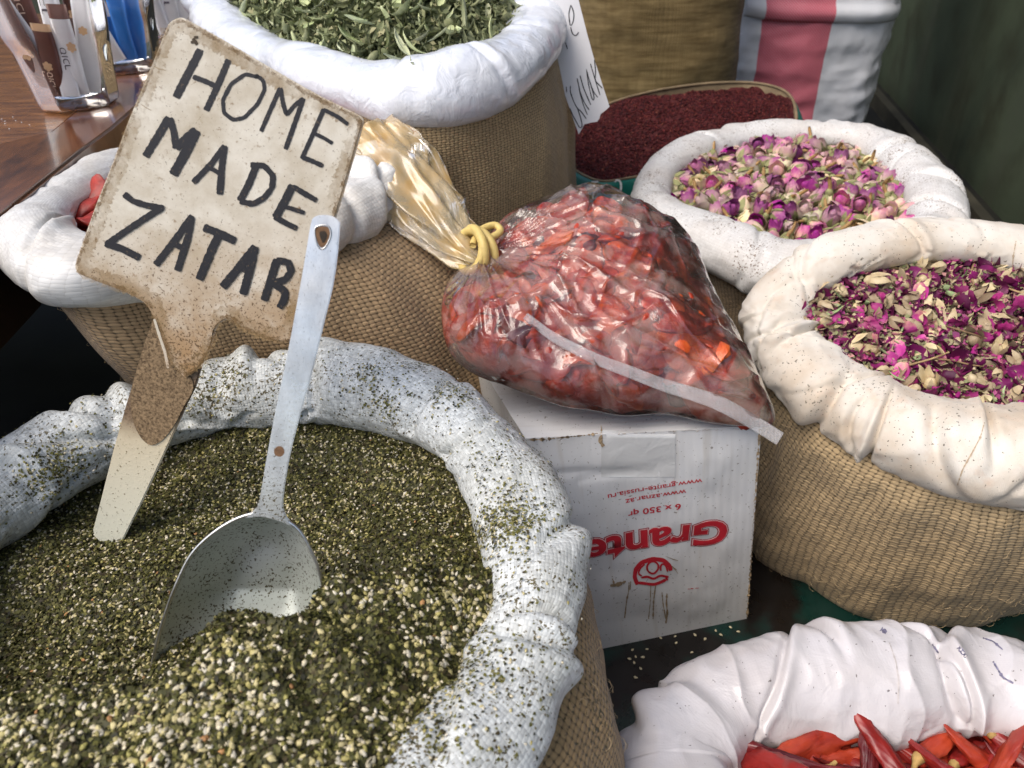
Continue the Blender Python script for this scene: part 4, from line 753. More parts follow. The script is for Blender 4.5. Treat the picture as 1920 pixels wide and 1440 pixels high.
sachet(2,'brown sachet leaning left in the furthest tumbler',(-.012,-.006,.017),(-.045,-.004,.175),.028,.1,br,tx2,mtx,None,gp)
sachet(0,'brown sachet at the front left of the nearest tumbler, tilted left',(-.014,-.034,.017),(-.034,-.046,.150),.028,-.1,br,[(W_,.55,-.1)],mtx,[(mtp,.40,0)],gp)
sachet(0,'slim white sachet between two brown ones in the nearest tumbler',(.010,-.034,.017),(.020,-.026,.178),.026,.1,wh,[(LB,.6,-.1)],mdk,None,gp)
sachet(0,'white sachet at the far right edge of the nearest tumbler',(.030,-.014,.017),(.056,-.012,.165),.026,.2,[('sachet_body',.9,mwp),('sachet_end',1.,mbp_)],None,mdk,[(mtp,.5,0)],gp)
sachet(1,'white and blue sachet leaning left in the middle tumbler',(-.020,-.014,.017),(-.056,-.02,.168),.028,-.1,bw,[(LB,.15,-.1)],mnv,[(mnv,.45,0)],gp)
sachet(1,'blue sachet with white end leaning right in the middle tumbler',(.026,-.010,.017),(.048,-.01,.180),.028,.1,[('sachet_body',.7,mbl),('sachet_end',1.,mwp)],None,mnv,None,gp)
sachet(2,'white sachet at the right edge of the furthest tumbler',(.026,-.008,.017),(.048,-.008,.180),.028,.1,wh,[(W_,.3,-.1)],mdk,None,gp)
# sugar grains on the table
v=[];f_=[]
rg=np.random.default_rng(5)
for px,py in ((9,226),(24,218),(29,225),(17,240),(9,231),(55,233),(40,228),(3,222)):
    tvv,tff=sphere(5,3,lambda p:p*[.0009,.0008,.0006]); o=obj('sugar_grain',mesh('sugar_grain',tvv,tff,mwp)); o.location=Vector(P(px,py,TZ))+Vector((0,0,-.0008)); tag(o,'tiny white sugar grain spilled on the wooden table left of the tumbler','sugar',group='sugar grains on the table')
# crumpled dark cloth behind the table
mcl=plain('dark_blue_cloth',(.012,.013,.022),.6)
u,v=np.meshgrid(np.linspace(-.75,-.30,90),np.linspace(1.35,2.3,90),indexing='ij'); p=np.stack([u,v,.40+.10*fbm(np.stack([u*4,v*4,0*u],-1),4)+.05*ridg(np.stack([u*5,v*5,0*u+3],-1),3)-.25*np.clip((u+.42)/.12,0,1)-.12*np.clip((1.5-v)/.15,0,1)],-1)
# ---------------------------------------------------------------- bag of dried fruit
b0=P(1130,790,.315); b1=P(1090,338,.435); tx_=unit([1,0,-.10]); ty=unit((b1-b0)-tx_*np.dot(b1-b0,tx_)); bn=unit(np.cross(tx_,ty)); bn*=1 if bn[2]>0 else -1
def BG(x,y): return PP(x,y,b0,bn)
ol=[(900,480),(915,445),(950,405),(1010,382),(1085,360),(1140,366),(1185,390),(1235,418),(1275,440),(1308,485),(1330,540),(1360,600),(1392,660),(1418,710),(1440,755),(1450,795),(1400,798),(1330,790),(1250,775),(1170,778),(1110,768),(1060,762),(1000,742),(940,718),(890,700),(850,670),(832,630),(828,570),(845,520),(880,495)]
nt_,nr_=420,150; oc=spline(ol,900); c3=np.array([BG(*q) for q in oc]); c3,_=arc_resample(c3,nt_)
cb3=BG(1150,590); nk3=BG(902,482)
rr=np.sin(np.linspace(0,PI/2,nr_)); 
def bagpt(side):
    g=cb3+(c3[:,None,:]-cb3)*rr[None,:,None]
    dn=np.linalg.norm(g-nk3,axis=2); q=g-nk3; ang=np.arctan2(q@ty,q@tx_)
    edge=np.clip(1-rr**2,0,1)[None]; T_=.062 if side>0 else .030
    h=T_*edge**.55*np.clip(dn/.11,0,1)**1.05
    h=h*(1+.16*fbm(g*9+side*5,2))
    wr=.0070*ridg(np.stack([ang*4.2+.35*noise(g*9),dn*2.5,0*ang+side*4],-1),2)*np.exp(-dn/.12)
    def line(c,w_): return np.maximum(0,1-w_*np.abs(noise(c)))**2
    gx,gy=g@tx_,g@ty; z0_=0*dn+side*2.
    cr_=.0050*line(np.stack([ang*5.5+.5*noise(g*8),dn*3,z0_],-1),3.)*np.exp(-dn/.22)+.0042*line(np.stack([gx*7+1.5*noise(g*6),gy*20+gx*8,z0_+5],-1),3.5)+.0030*line(np.stack([gx*22-gy*9,gy*8+noise(g*7),z0_+9],-1),4.)+.0016*line(np.stack([gx*30+gy*22,gy*16-gx*9+noise(g*20),z0_+13],-1),4.)
    h=h+(wr+cr_)*np.clip(edge*4,0,1)
    # pull slack corners
    g=g+tx_*(.004*noise(g*30)*0)[...,None]
    return g+bn*(h*side)[...,None]
bt_,bb_=bagpt(1),bagpt(-1)
mfl=M('clear_bag_film',.10,spec=.5); nf1=mfl.noise(26,4,dist=.7); nf2=mfl.noise(75,3,dist=1.5); nf3=mfl.noise(12,3)
mfl.set('Base Color',mfl.mix(mfl.map(nf3,.35,.65),(.86,.74,.72),(.86,.68,.54))); mfl.set('Roughness',.13)
al=mfl.math('MULTIPLY',mfl.map(nf1,.45,.55,.03,.17),mfl.map(nf3,.3,.7,.7,1.25)); mfl.set('Alpha',al)
mfl.set('Normal',mfl.bump(nf2,.0006,.6)); mfl.b.inputs['Specular IOR Level'].default_value=.6
# sharp reflections stay strong where the film is clear
gl=mfl.n('ShaderNodeBsdfGlossy'); gl.inputs['Roughness'].default_value=.09; bpn=mfl.bump(nf2,.0008,.7); mfl.l(bpn,gl.inputs['Normal']); fz=mfl.n('ShaderNodeFresnel'); fz.inputs[0].default_value=1.5; mfl.l(bpn,fz.inputs['Normal']); mx=mfl.n('ShaderNodeMixShader'); mfl.l(mfl.math('MULTIPLY',fz.outputs[0],1.6,clamp=True),mx.inputs[0]); mfl.l(mfl.b.outputs[0],mx.inputs[1]); mfl.l(gl.outputs[0],mx.inputs[2]); mfl.l(mx.outputs[0],mfl.out.inputs[0])
bag=thing('plastic_bag','clear plastic bag of dried red fruit on the white carton, tied with yellow rubber band','bag',b0)
film=np.concatenate([bt_,bb_[:,::-1]],1)
fo=obj('film',gridmesh('film',film,mfl.m,None,True,False),bag)
FBV=BVHTree.FromPolygons([tuple(q) for q in bt_.reshape(-1,3)],[tuple(int(a) for a in q) for q in grid_faces(nt_,nr_,True,False)])
BBV=BVHTree.FromPolygons([tuple(q) for q in bb_.reshape(-1,3)],[tuple(int(a) for a in q) for q in grid_faces(nt_,nr_,True,False)])
def FF(x,y,off=0):
    h=FBV.ray_cast(Vector(CAM),Vector(unit(ray(x,y))))
    return (np.array(h[0]) if h[0] is not None else BG(x,y)),unit(CAM-b0)
# side seam
mse=M('frosted_seam_film',.35,(.80,.79,.80),spec=.5); mse.set('Alpha',.26); ws=mse.n('ShaderNodeTexWave'); ws.inputs['Scale'].default_value=260; mse.l(mse.coord(),ws.inputs[0]); mse.set('Normal',mse.bump(ws.outputs[1],.0006,.6))
sm=spline([(985,592),(1033,629),(1075,652),(1117,673),(1180,697),(1242,721),(1300,739),(1350,757),(1410,790),(1463,823)],90,False); wv=np.interp(np.arange(90),[0,20,50,70,89],[7,10,12,14,13]); rows=[]
prev=None
for i in range(90):
    t=sm[min(i+1,89)]-sm[max(i-1,0)]; nn=np.array([-t[1],t[0]])/np.hypot(*t); row=[]
    for k in np.linspace(-1,1,6):
        q=sm[i]+nn*k*wv[i]; a=FF(*q)[0]; row.append(a)
    rows.append(row)
rows=np.array(rows); dist_=np.linalg.norm(rows-CAM,axis=2); 
# smooth depth along the seam so that the stiff strip bridges the folds
ds=dist_.mean(1); ds=np.minimum(ds,np.convolve(np.pad(ds,4,'edge'),np.ones(9)/9,'valid'))-.002
for i in range(90):
    t=sm[min(i+1,89)]-sm[max(i-1,0)]; nn=np.array([-t[1],t[0]])/np.hypot(*t)
    for j,k in enumerate(np.linspace(-1,1,6)): rows[i,j]=CAM+unit(ray(*(sm[i]+nn*k*wv[i])))*(ds[i]+.0008*math.sin(i*.5)*abs(k))
o=obj('seam_strip',gridmesh('seam_strip',rows,mse.m),bag); s_=o.modifiers.new('s','SOLIDIFY'); s_.thickness=.0003
# gathered tail above the band
mty=M('yellowed_film',.25,(.72,.52,.24),spec=.5); nt1=mty.noise(30,4); mty.set('Base Color',mty.mix(mty.map(nt1,.35,.7),(.88,.74,.44),(.72,.44,.12))); mty.set('Alpha',mty.map(nt1,.35,.65,.26,.55)); mty.set('Normal',mty.bump(mty.noise(90,3),.001,.6)); gl2=mty.n('ShaderNodeBsdfGlossy'); gl2.inputs['Roughness'].default_value=.12; fz2=mty.n('ShaderNodeFresnel'); mx2=mty.n('ShaderNodeMixShader'); mty.l(mty.math('MULTIPLY',fz2.outputs[0],1.3,clamp=True),mx2.inputs[0]); mty.l(mty.b.outputs[0],mx2.inputs[1]); mty.l(gl2.outputs[0],mx2.inputs[2]); mty.l(mx2.outputs[0],mty.out.inputs[0])
ax=[(902,484,.0),(860,450,.0),(815,410,.01),(770,360,.02),(735,325,.03),(702,300,.035)]; tp=np.array([BG(x,y)+np.array([0,-.01,.0])+bn*d_ for x,y,d_ in ax]); tp=spline(tp,70,False); tr=np.interp(np.linspace(0,1,70),[0,.12,.4,.7,.9,1],[.012,.021,.032,.038,.037,.035])
T3=np.gradient(tp,axis=0); T3/=np.linalg.norm(T3,axis=1)[:,None]; k_=120; th=np.arange(k_)/k_*2*PI; g=np.zeros((70,k_,3))
for i in range(70):
    u=unit(np.cross(T3[i],bn)); v=np.cross(u,T3[i]); ruf=1+.30*(1-3*np.abs(noise(np.stack([np.cos(th)*1.5+i*.012,np.sin(th)*1.5,0*th+i*.030],-1))))+.10*(1-3*np.abs(noise(np.stack([np.cos(th)*3.5-i*.03,np.sin(th)*3.5,0*th+i*.05],-1)))); R_=tr[i]*ruf*(1+.10*noise(np.stack([th*1.5,0*th+i*.08,0*th],-1)))
    g[i]=tp[i]+(R_*np.cos(th))[:,None]*u+(R_*.55*np.sin(th))[:,None]*v
g[-8:]+=(T3[-1]*.02)*(noise(np.stack([th*1.2,0*th,0*th+4],-1))[None,:,None]*np.linspace(0,1,8)[:,None,None])
obj('gathered_tail',gridmesh('gathered_tail',g,mty.m,None,False,True),bag)
# rubber band wound round the neck
mrb=plain('yellow_rubber',(.66,.50,.17),.5,nscale=150,var=.12,bd=.0004)
nd=unit(tp[5]-nk3+1e-6); u=unit(np.cross(nd,bn)); v=np.cross(u,nd)
for k,(off,r_,tl,rw_) in enumerate(((.002,.0200,.24,.0048),(.0085,.0215,-.18,.0052),(.015,.0200,.22,.0048))):
    a=np.linspace(0,2*PI,60,endpoint=False); pts=nk3+bn*.010+nd*off+(np.cos(a)*r_)[:,None]*u*1.15+(np.sin(a)*r_)[:,None]*v+nd*(tl*r_*np.cos(a+k))[:,None]
    obj('rubber_band',tube('rubber_band',pts,rw_,mrb,True,8),bag)
lp=np.array([BG(*q)+bn*.022 for q in ((905,478),(925,470),(936,460),(926,450),(906,456),(893,470),(885,488))])
obj('band_loop',tube('band_loop',spline(lp,60,False),.0040,mrb,False,8),bag)
# dried fruit pieces
def fruit(seed):
    rgf=np.random.default_rng(seed); sx_,sy_=rgf.uniform(.019,.026),rgf.uniform(.013,.018)
    def fn(p):
        d_=p.copy(); r=1+.14*fbm(p*1.2+seed*3,3)+.05*ridg(p*2.2+seed,2); d_=d_*r[...,None]; d_=d_*[sx_,sy_,.0055]; d_[...,2]+= (p[...,0]**2)*.006-(p[...,1]**2)*.004+.002*np.sin(p[...,0]*5+seed); return d_
    return sphere(36,22,fn)
mf=[]
for i,(c1,c2) in enumerate((((.34,.026,.012),(.60,.10,.025)),((.24,.016,.012),(.48,.05,.018)),((.42,.04,.012),(.75,.16,.03)),((.04,.007,.010),(.15,.014,.014)))):
    m=M('dried_fruit_flesh',.35,spec=.4); nz=m.noise(55,4); m.set('Base Color',m.mix(m.map(nz,.35,.65),c1,c2)).set('Normal',m.bump(m.noise(110,4,dist=1.5),.0025,.9)); m.set('Subsurface Weight',.15); m.b.inputs['Subsurface Radius'].default_value=(.006,.001,.0006); m.set('Coat Weight',.25); m.set('Coat Roughness',.2); mf.append(m.m)
fv_=[mesh('dried_fruit',*fruit(i),None) for i in range(7)]
fmeshes={}
rg=np.random.default_rng(21); cnt=0; placed=[]
def putfruit(pos,kind,variant,rot,lab,sc=1.):
    key=(kind,variant)
    if key not in fmeshes:
        me=fv_[variant].copy(); me.materials.clear(); me.materials.append(mf[kind]); me.polygons.foreach_set('use_smooth',np.ones(len(me.polygons),bool)); fmeshes[key]=me
    o=D.objects.new('dried_fruit',fmeshes[key]); COL.objects.link(o); o.location=Vector(pos); o.rotation_euler=rot; o.scale=(sc,sc,sc); return tag(o,lab,'dried fruit',group='dried fruit pieces in the plastic bag')
base_rot=Matrix((tx_,ty,bn)).transposed().to_quaternion()
from mathutils import Quaternion, Euler
poly_in=(c3-cb3)*.90+cb3
uvp=np.stack([(c3-cb3)@tx_,(c3-cb3)@ty],1)
def bagthick(u_,v_):
    global FN_,FP_
    o_=cb3+tx_*u_+ty*v_+bn*.2; h=FBV.ray_cast(Vector(o_),Vector(-bn)); 
    FN_=None if h[0] is None else np.array(h[1]); FP_=None if h[0] is None else np.array(h[0])
    return None if h[0] is None else np.dot(np.array(h[0])-cb3,bn)
for lay,(dz,sp,nmax) in enumerate(((.0100,.0175,298),)):
    pts=darts(uvp*(.90,.86),sp,nmax,rg)
    for u_,v_ in pts:
        t_=bagthick(u_,v_)
        if t_ is None or t_<dz-.002: continue
        FN_=FN_*np.sign(np.dot(FN_,bn)); FN_=unit(FN_+bn*.3); pos=FP_-FN_*dz
        if np.linalg.norm(pos-nk3)<.075: continue
        if abs(np.dot(pos-nk3,ty))*0+ (toimg(pos)[1]<388+.10*(toimg(pos)[0]-1080)): continue
        q=Vector(FN_).to_track_quat('Z','Y')@Euler((rg.normal()*.15,rg.normal()*.15,rg.uniform(0,6.3))).to_quaternion(); kd=int(rg.choice(4,p=[.60,.33,.03,.04]))
        me_=fv_[(vi:=int(rg.integers(7)))]; scf=rg.uniform(1.4,2.05); smp=[q@(v.co*scf) for v in list(me_.vertices)[::4]]; ok=False
        for it in range(5):
            pen=-1; pn=None
            for c_ in smp:
                w3=Vector(pos)+c_; h=FBV.find_nearest(w3); nn_=h[1]*(1 if h[1].dot(Vector(bn))>0 else -1); d_=(w3-h[0]).dot(nn_)
                if d_>pen: pen=d_; pn=nn_
            if pen<-.0012: ok=True; break
            pos=np.array(Vector(pos)-pn*(pen+.0020))
        if not ok or BBV.find_nearest(Vector(pos))[3]<.010*scf or toimg(pos)[1]>750: continue
        putfruit(pos,kd,vi,q.to_euler(),'sticky dark red dried fruit piece packed in the clear bag',scf); cnt+=1
o=putfruit(FF(1300,640)[0]-bn*.013,2,3,(base_rot@Euler((.2,.1,-.2)).to_quaternion()).to_euler(),'bright orange dried fruit piece at the lower right of the bag',1.7)
print('fruit',cnt)
# bulk of the fruit under the pieces that show
du=np.roll(bt_,-1,0)-np.roll(bt_,1,0); dv=np.gradient(bt_,axis=1); nb_=np.cross(du,dv); nb_/=np.linalg.norm(nb_,axis=2)[...,None]+1e-12; nb_*=np.sign((nb_@bn))[...,None]
sm_=bt_.copy()
inner=cb3+(sm_-cb3)*.93; top_=inner-bn*(.011-.004*ridg(inner*38,2))[...,None]
iy=np.array([toimg(q) for q in inner[::8,::8].reshape(-1,3)]); 
Minv=np.array(co.matrix_world.inverted()); cc_=np.concatenate([inner,np.ones(inner.shape[:2]+(1,))],-1)@Minv.T; imx=960+F*cc_[...,0]/-cc_[...,2]; imy=720-F*cc_[...,1]/-cc_[...,2]
cut=np.clip((410+.10*(imx-1080)-imy)/30,0,1); flat_=cb3+(c3[:,None,:]-cb3)*rr[None,:,None]*.90
top_=top_*(1-cut[...,None])+(flat_-bn*.004)*cut[...,None]; dnn=np.linalg.norm(inner-nk3,axis=2); c2_=np.clip((.075-dnn)/.02,0,1); top_=top_*(1-c2_[...,None])+(flat_-bn*.004)*c2_[...,None]
bot_=cb3+(bb_-cb3)*.90
bm_=obj('dried_fruit_mass',gridmesh('dried_fruit_mass',np.concatenate([top_,bot_[:,::-1]],1),mf[1],None,True,False)); origin(bm_,cb3); tag(bm_,'dense dark red dried fruit mass deep inside the clear bag','dried fruit',kind='stuff')
# ---------------------------------------------------------------- leaves
def leafmesh(name,seed,L_,W_,curl,bend,mat,n=12,m_=5,rag=.12):
    rgl=np.random.default_rng(seed); u=np.linspace(0,1,n); v=np.linspace(-1,1,m_); U,V_=np.meshgrid(u,v,indexing='ij')
    w_=W_*np.sin(PI*np.clip(U*.96+.02,0,1)**.8)*(1+rag*noise(np.stack([U*7,V_*2+seed,0*U],-1))); a=bend*(U-.5)*2; r=L_/2/max(abs(bend),.15)
    x=np.sin(a)*r; z=(1-np.cos(a))*r; cy=w_*V_/2; th=V_*curl; y=np.where(abs(curl)>.01,np.sin(th)/max(abs(curl),.01)*w_/2,cy); z=z+(1-np.cos(th))/max(abs(curl),.01)*w_/2
    tw=rgl.uniform(-.9,.9)*(U-.5); y2=y*np.cos(tw)-z*0; z2=z+y*np.sin(tw)+.0012*fbm(np.stack([x*120,y*120,0*x+seed],-1),2)
    return gridmesh(name,np.stack([x,y2,z2],-1),mat)
def leafmat(name,col,col2,tr=.15,rough=.65):
    m=M(name,rough,spec=.25); oi=m.n('ShaderNodeObjectInfo'); nz=m.noise(120,4); c=m.mix(m.map(nz,.3,.7),col,col2); hs=m.n('ShaderNodeHueSaturation'); m.l(c,hs.inputs['Color']); m.l(m.map(oi.outputs['Random'],0,1,.6,1.45),hs.inputs['Value']); m.l(m.map(oi.outputs['Random'],0,1,.485,.515),hs.inputs['Hue'])
    m.set('Base Color',hs.outputs[0]).set('Normal',m.bump(nz,.0006,.8)); m.set('Subsurface Weight',tr); m.b.inputs['Subsurface Radius'].default_value=(.002,.002,.001); return m.m
mlf=leafmat('dried_green_leaf',(.31,.35,.17),(.50,.52,.30)); mlf2=leafmat('pale_green_leaf',(.44,.48,.28),(.60,.62,.42))
LV=[leafmesh('dried_leaf',i,(.045,.055,.038,.06,.05,.032)[i%6],(.016,.012,.019,.014,.015,.016)[i%6],(1.5,2.2,1.2,1.9,2.5,1.4)[i%6],(.6,-.9,1.2,.4,1.5,-.5)[i%6],mlf if i%3 else mlf2) for i in range(9)]
def place(me,name,pos,rot,sc,lab,cat,grp):
    o=D.objects.new(name,me); COL.objects.link(o); o.location=Vector([float(a) for a in pos]); o.rotation_euler=rot; o.scale=(sc,sc,sc)
    return tag(o,lab,cat,grp)
rg=np.random.default_rng(31)
A=np.c_[HS.c[:,:2],np.ones(len(HS.c))]; ch,*_=np.linalg.lstsq(A,HS.c[:,2],rcond=None)
cen_h=HS.ctr[:2]
hrc=HS.c[::5]
def hh_(xy):
    z=hh0(xy); q=np.asarray(xy,float).reshape(-1,2); d2=((q[:,None,:]-hrc[None,:,:2])**2).sum(-1); i=d2.argmin(1); e=np.sqrt(d2[np.arange(len(q)),i]); zm=hrc[i,2]-.004+.85*e
    return np.minimum(z,zm.reshape(np.shape(z)))
def hh0(xy):
    d=np.linalg.norm((xy-cen_h)/np.array([.33,.31]),axis=-1); return xy@ch[:2]+ch[2]+.016+.070*np.clip(1-d**2,0,1)+.016*noise(np.stack([xy[...,0],xy[...,1],0*xy[...,0]],-1)*14)
def vis_fn(hf,margin=40,occ=None):
    def f_(p):
        z=float(hf(np.array(p))); x,y=toimg((p[0],p[1],z)); return -margin<x<1920+margin and -margin<y<1440+margin
    return f_
def pile_leaves(S,hf,meshes,n,sp,lab,cat,grp,name,zj=.010,tilt=.6,ext=.98,sc=(.8,1.3),vis=None,lim=300):
    ctr=S.ctr[:2]; pts=darts(ctr+(S.inner-ctr)*ext,sp,n,rg,vis=vis); out=[]
    for k,p in enumerate(pts):
        z,zx,zy=hn(hf,p[None]); 
        out.append(place(meshes[int(rg.integers(len(meshes)))],name,(p[0],p[1],z[0]+rg.uniform(-.2,1)*zj),(rg.normal()*tilt,rg.normal()*tilt,rg.uniform(0,6.28)),rg.uniform(*sc),lab,cat,grp))
    return out
g=surf_disc(HS,lambda xy:hh_(xy)-.006,40,160,1.0); 
def stuff_leaves(S,hf,meshes,n,sc,cols,mat,name,lab,cat,bedcol,zoff=-.004,tilt=.7,bedz=-.008,nsurf=60,sx=1.,crumb=None):
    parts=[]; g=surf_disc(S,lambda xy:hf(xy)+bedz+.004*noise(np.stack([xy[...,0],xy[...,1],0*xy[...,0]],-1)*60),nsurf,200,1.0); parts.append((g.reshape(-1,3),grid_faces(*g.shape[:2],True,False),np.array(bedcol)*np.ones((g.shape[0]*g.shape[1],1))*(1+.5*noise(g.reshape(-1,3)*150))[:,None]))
    for me in meshes:
        nv=len(me.vertices); v=np.empty(nv*3); me.vertices.foreach_get('co',v); v=v.reshape(-1,3); f_=np.array([tuple(q.vertices) for q in me.polygons]); k=n//len(meshes)
        xy=rnd_in(S,k,rg,.98); z,zx,zy=hn(hf,xy); parts.append(scatter(v,f_,np.column_stack([xy,z+zoff+rg.uniform(-.004,.003,len(xy))]),align(rotmats(len(xy),rg,'flat',tilt),zx,zy),rg.uniform(*sc,len(xy)),cols[rg.choice(len(cols),len(xy))]*rg.uniform(.6,1.2,(len(xy),1))))
    if crumb:
        nc,cc,cs=crumb; xy=rnd_in(S,nc,rg,.97); z,zx,zy=hn(hf,xy); parts.append(scatter(fv,ff,np.column_stack([xy,z+rg.uniform(0,.012,len(xy))]),align(rotmats(len(xy),rg,'flat',1.),zx,zy),rg.uniform(*cs,len(xy)),cc[rg.choice(len(cc),len(xy))]*rg.uniform(.7,1.2,(len(xy),1))))
    V,Fc,C=joinparts(parts); o=obj(name,quadtri(name,V,Fc,np.clip(C,.003,1),mat)); origin(o,S.ctr); return tag(o,lab,cat,kind='stuff')
mtv=tinted('dried_plant_bits',.65,.25,300,.3,bd=.0005)
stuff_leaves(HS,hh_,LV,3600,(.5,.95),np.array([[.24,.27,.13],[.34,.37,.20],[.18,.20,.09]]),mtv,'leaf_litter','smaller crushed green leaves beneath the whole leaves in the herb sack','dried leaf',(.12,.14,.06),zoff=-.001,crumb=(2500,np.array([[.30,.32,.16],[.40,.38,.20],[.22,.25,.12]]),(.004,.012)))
hv=vis_fn(hh_,60)
pile_leaves(HS,hh_,LV,298,.0118,'curled dried green leaf heaped in the sack with the shiny plastic cuff','dried leaf','dried green leaves in the herb sack','dried_leaf',zj=.016,vis=hv,sc=(.62,1.05),ext=1.16)
# ---------------------------------------------------------------- rosebuds
def petalcol(name,c1,c2,c3,gen=True,rough=.55):
    m=M(name,rough,spec=.25); ge=m.n('ShaderNodeSeparateXYZ'); m.l(m.coord('Generated'),ge.inputs[0]); nz=m.noise(260,3); oi=m.n('ShaderNodeObjectInfo')
    f_=m.math('ADD',ge.outputs[2],m.math('MULTIPLY',m.math('SUBTRACT',nz,.5),.9)); c=m.mix(m.map(f_,.15,.60),c1,m.mix(m.map(f_,.5,1.0),c2,c3))
    hs=m.n('ShaderNodeHueSaturation'); m.l(c,hs.inputs['Color']); m.l(m.map(oi.outputs['Random'],0,1,.75,1.3),hs.inputs['Value']); m.l(m.map(oi.outputs['Random'],0,1,.75,1.15),hs.inputs['Saturation'])
    m.set('Base Color',hs.outputs[0]).set('Normal',m.bump(nz,.0006,.8)); m.set('Subsurface Weight',.15); m.b.inputs['Subsurface Radius'].default_value=(.002,.001,.001); return m.m
mbud=[petalcol('rosebud_petal',(.60,.47,.30),(.54,.24,.33),(.34,.06,.22)),petalcol('rosebud_petal_dark',(.50,.30,.26),(.38,.07,.26),(.22,.02,.17)),petalcol('rosebud_petal_pale',(.66,.58,.38),(.64,.47,.36),(.56,.28,.36)),petalcol('rosebud_petal_cream',(.62,.54,.32),(.72,.66,.45),(.66,.50,.36))]
msep=plain('rosebud_sepal',(.25,.25,.105),.7,nscale=150,var=.35); mstem=plain('rosebud_stem',(.33,.20,.075),.7,nscale=150,var=.3)
def budmesh(seed,mat):
    rgb=np.random.default_rng(seed); V=[];Fc=[];o=0; Lb=.0125; 
    # tight core plus overlapping wrapped petals
    def core(p): z=p[...,2]; r=.0058*(1-.30*z)*1; return np.stack([p[...,0]*r,p[...,1]*r,z*.0095+.0105],-1)
    v,f_=sphere(14,10,core); V.append(v);Fc.append(f_)
    o=len(v)
    for k in range(5):
        a0=k*2.4+rgb.uniform(-.3,.3); w_=rgb.uniform(1.0,1.5); t0=rgb.uniform(.75,1.1); u=np.linspace(0,1,9); v_=np.linspace(-1,1,9); U,W_=np.meshgrid(u,v_,indexing='ij')
        ww=w_*np.sin(PI*np.clip(.12+U*.80,0,1))**.7; r=(.0066+.0005*k)*(np.sin(PI*np.clip(.18+U*.56*t0,0,.95))**.8)*(1+.06*np.abs(W_))+.0006*rgb.normal(); r=r+.0016*np.clip(U-.75,0,1)*4*rgb.uniform(-.3,1.2)
        z=U*.0205*t0-.0018*W_**2*U+.0006*np.sin(W_*5+k); an=a0+ww*W_; p=np.stack([r*np.cos(an),r*np.sin(an),z+.0005],-1); p+=.0005*noise(p*400+seed)[...,None]
        V.append(p.reshape(-1,3)); Fc.append(grid_faces(9,9)+o); o+=81
    me=mesh('rosebud',np.vstack(V),np.vstack(Fc),mat); return me
def calyxmesh(seed):
    rgb=np.random.default_rng(seed+50); V=[];Fc=[]; v,f_=sphere(10,6,lambda p:np.stack([p[...,0]*.0040,p[...,1]*.0040,p[...,2]*.0048-.001],-1)); V.append(v);Fc.append(f_);o=len(v)
    for k in range(5):
        a0=k*1.257+rgb.uniform(-.2,.2); u=np.linspace(0,1,8); W_=np.linspace(-1,1,3); U,W_=np.meshgrid(u,W_,indexing='ij'); ln=rgb.uniform(.011,.018); fl=rgb.uniform(.0,.003)
        ww=.0030*np.sin(PI*np.clip(.25+U*.75,0,1)); r=.0052+.0030*np.sin(PI*U*.7)+fl*U**2; p=np.stack([r*np.cos(a0)-W_*ww*np.sin(a0),r*np.sin(a0)+W_*ww*np.cos(a0),U*ln-.001+.0006*W_**2],-1); V.append(p.reshape(-1,3)); Fc.append(grid_faces(8,3)+o); o+=24
    return mesh('sepals',np.vstack(V),np.vstack(Fc),msep)
def stemmesh(seed):
    return tube('bud_stem',[(0,0,-.004),(.0006,0,-.008),(.001*math.sin(seed),.001,-.013),(.002*math.sin(seed),.002,-.017)],[.0016,.0020,.0019,.0012],mstem,False,7)
BM=[budmesh(i,mbud[i%3 if i<9 else 3]) for i in range(10)]; CM=[calyxmesh(i) for i in range(4)]; SM=[stemmesh(i) for i in range(3)]
for me in SM: me.materials.clear(); me.materials.append(mstem)
ctr_r=RS.ctr[:2]; zr=RS.ctr[2]
Ar=np.c_[RS.c[:,:2],np.ones(len(RS.c))]; cr_l,*_=np.linalg.lstsq(Ar,RS.c[:,2],rcond=None)
def hr(xy):
    d=np.linalg.norm((xy-ctr_r)/np.array([.2,.2]),axis=-1); return xy@cr_l[:2]+cr_l[2]-.012+.014*np.clip(1-d**2,0,1)+.006*noise(np.stack([xy[...,0],xy[...,1],0*xy[...,0]],-1)*14)
def bud(pos,rot,sc,k,full=True):
    b=place(BM[k],'rosebud',pos,rot,sc,'dried rosebud, pink to purple petals in green sepals, in the white cuffed sack','rosebud','rosebuds heaped in the white cuffed sack')
    if k==9: b['label']='cream and pink dried rosebud among the purple ones in the white cuffed sack'; b['group']='cream rosebuds in the white cuffed sack'
    for me in (CM[int(rg.integers(4))],SM[int(rg.integers(3))]):
        c=D.objects.new(me.name.split('.')[0],me); COL.objects.link(c); c.parent=b
gb=surf_disc(RS,lambda xy:hr(xy)-.012+.006*noise(np.stack([xy[...,0],xy[...,1],0*xy[...,0]],-1)*55),60,200)
bedm=tinted('rosebud_bed_bits',.7,.2,260,.4,bd=.001)
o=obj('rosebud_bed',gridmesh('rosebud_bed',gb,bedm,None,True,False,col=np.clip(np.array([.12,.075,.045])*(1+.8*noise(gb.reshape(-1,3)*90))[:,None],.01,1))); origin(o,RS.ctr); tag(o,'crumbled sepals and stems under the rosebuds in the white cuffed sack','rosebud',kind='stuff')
pts=darts(ctr_r+(RS.inner-ctr_r)*.96,.0180,290,rg)
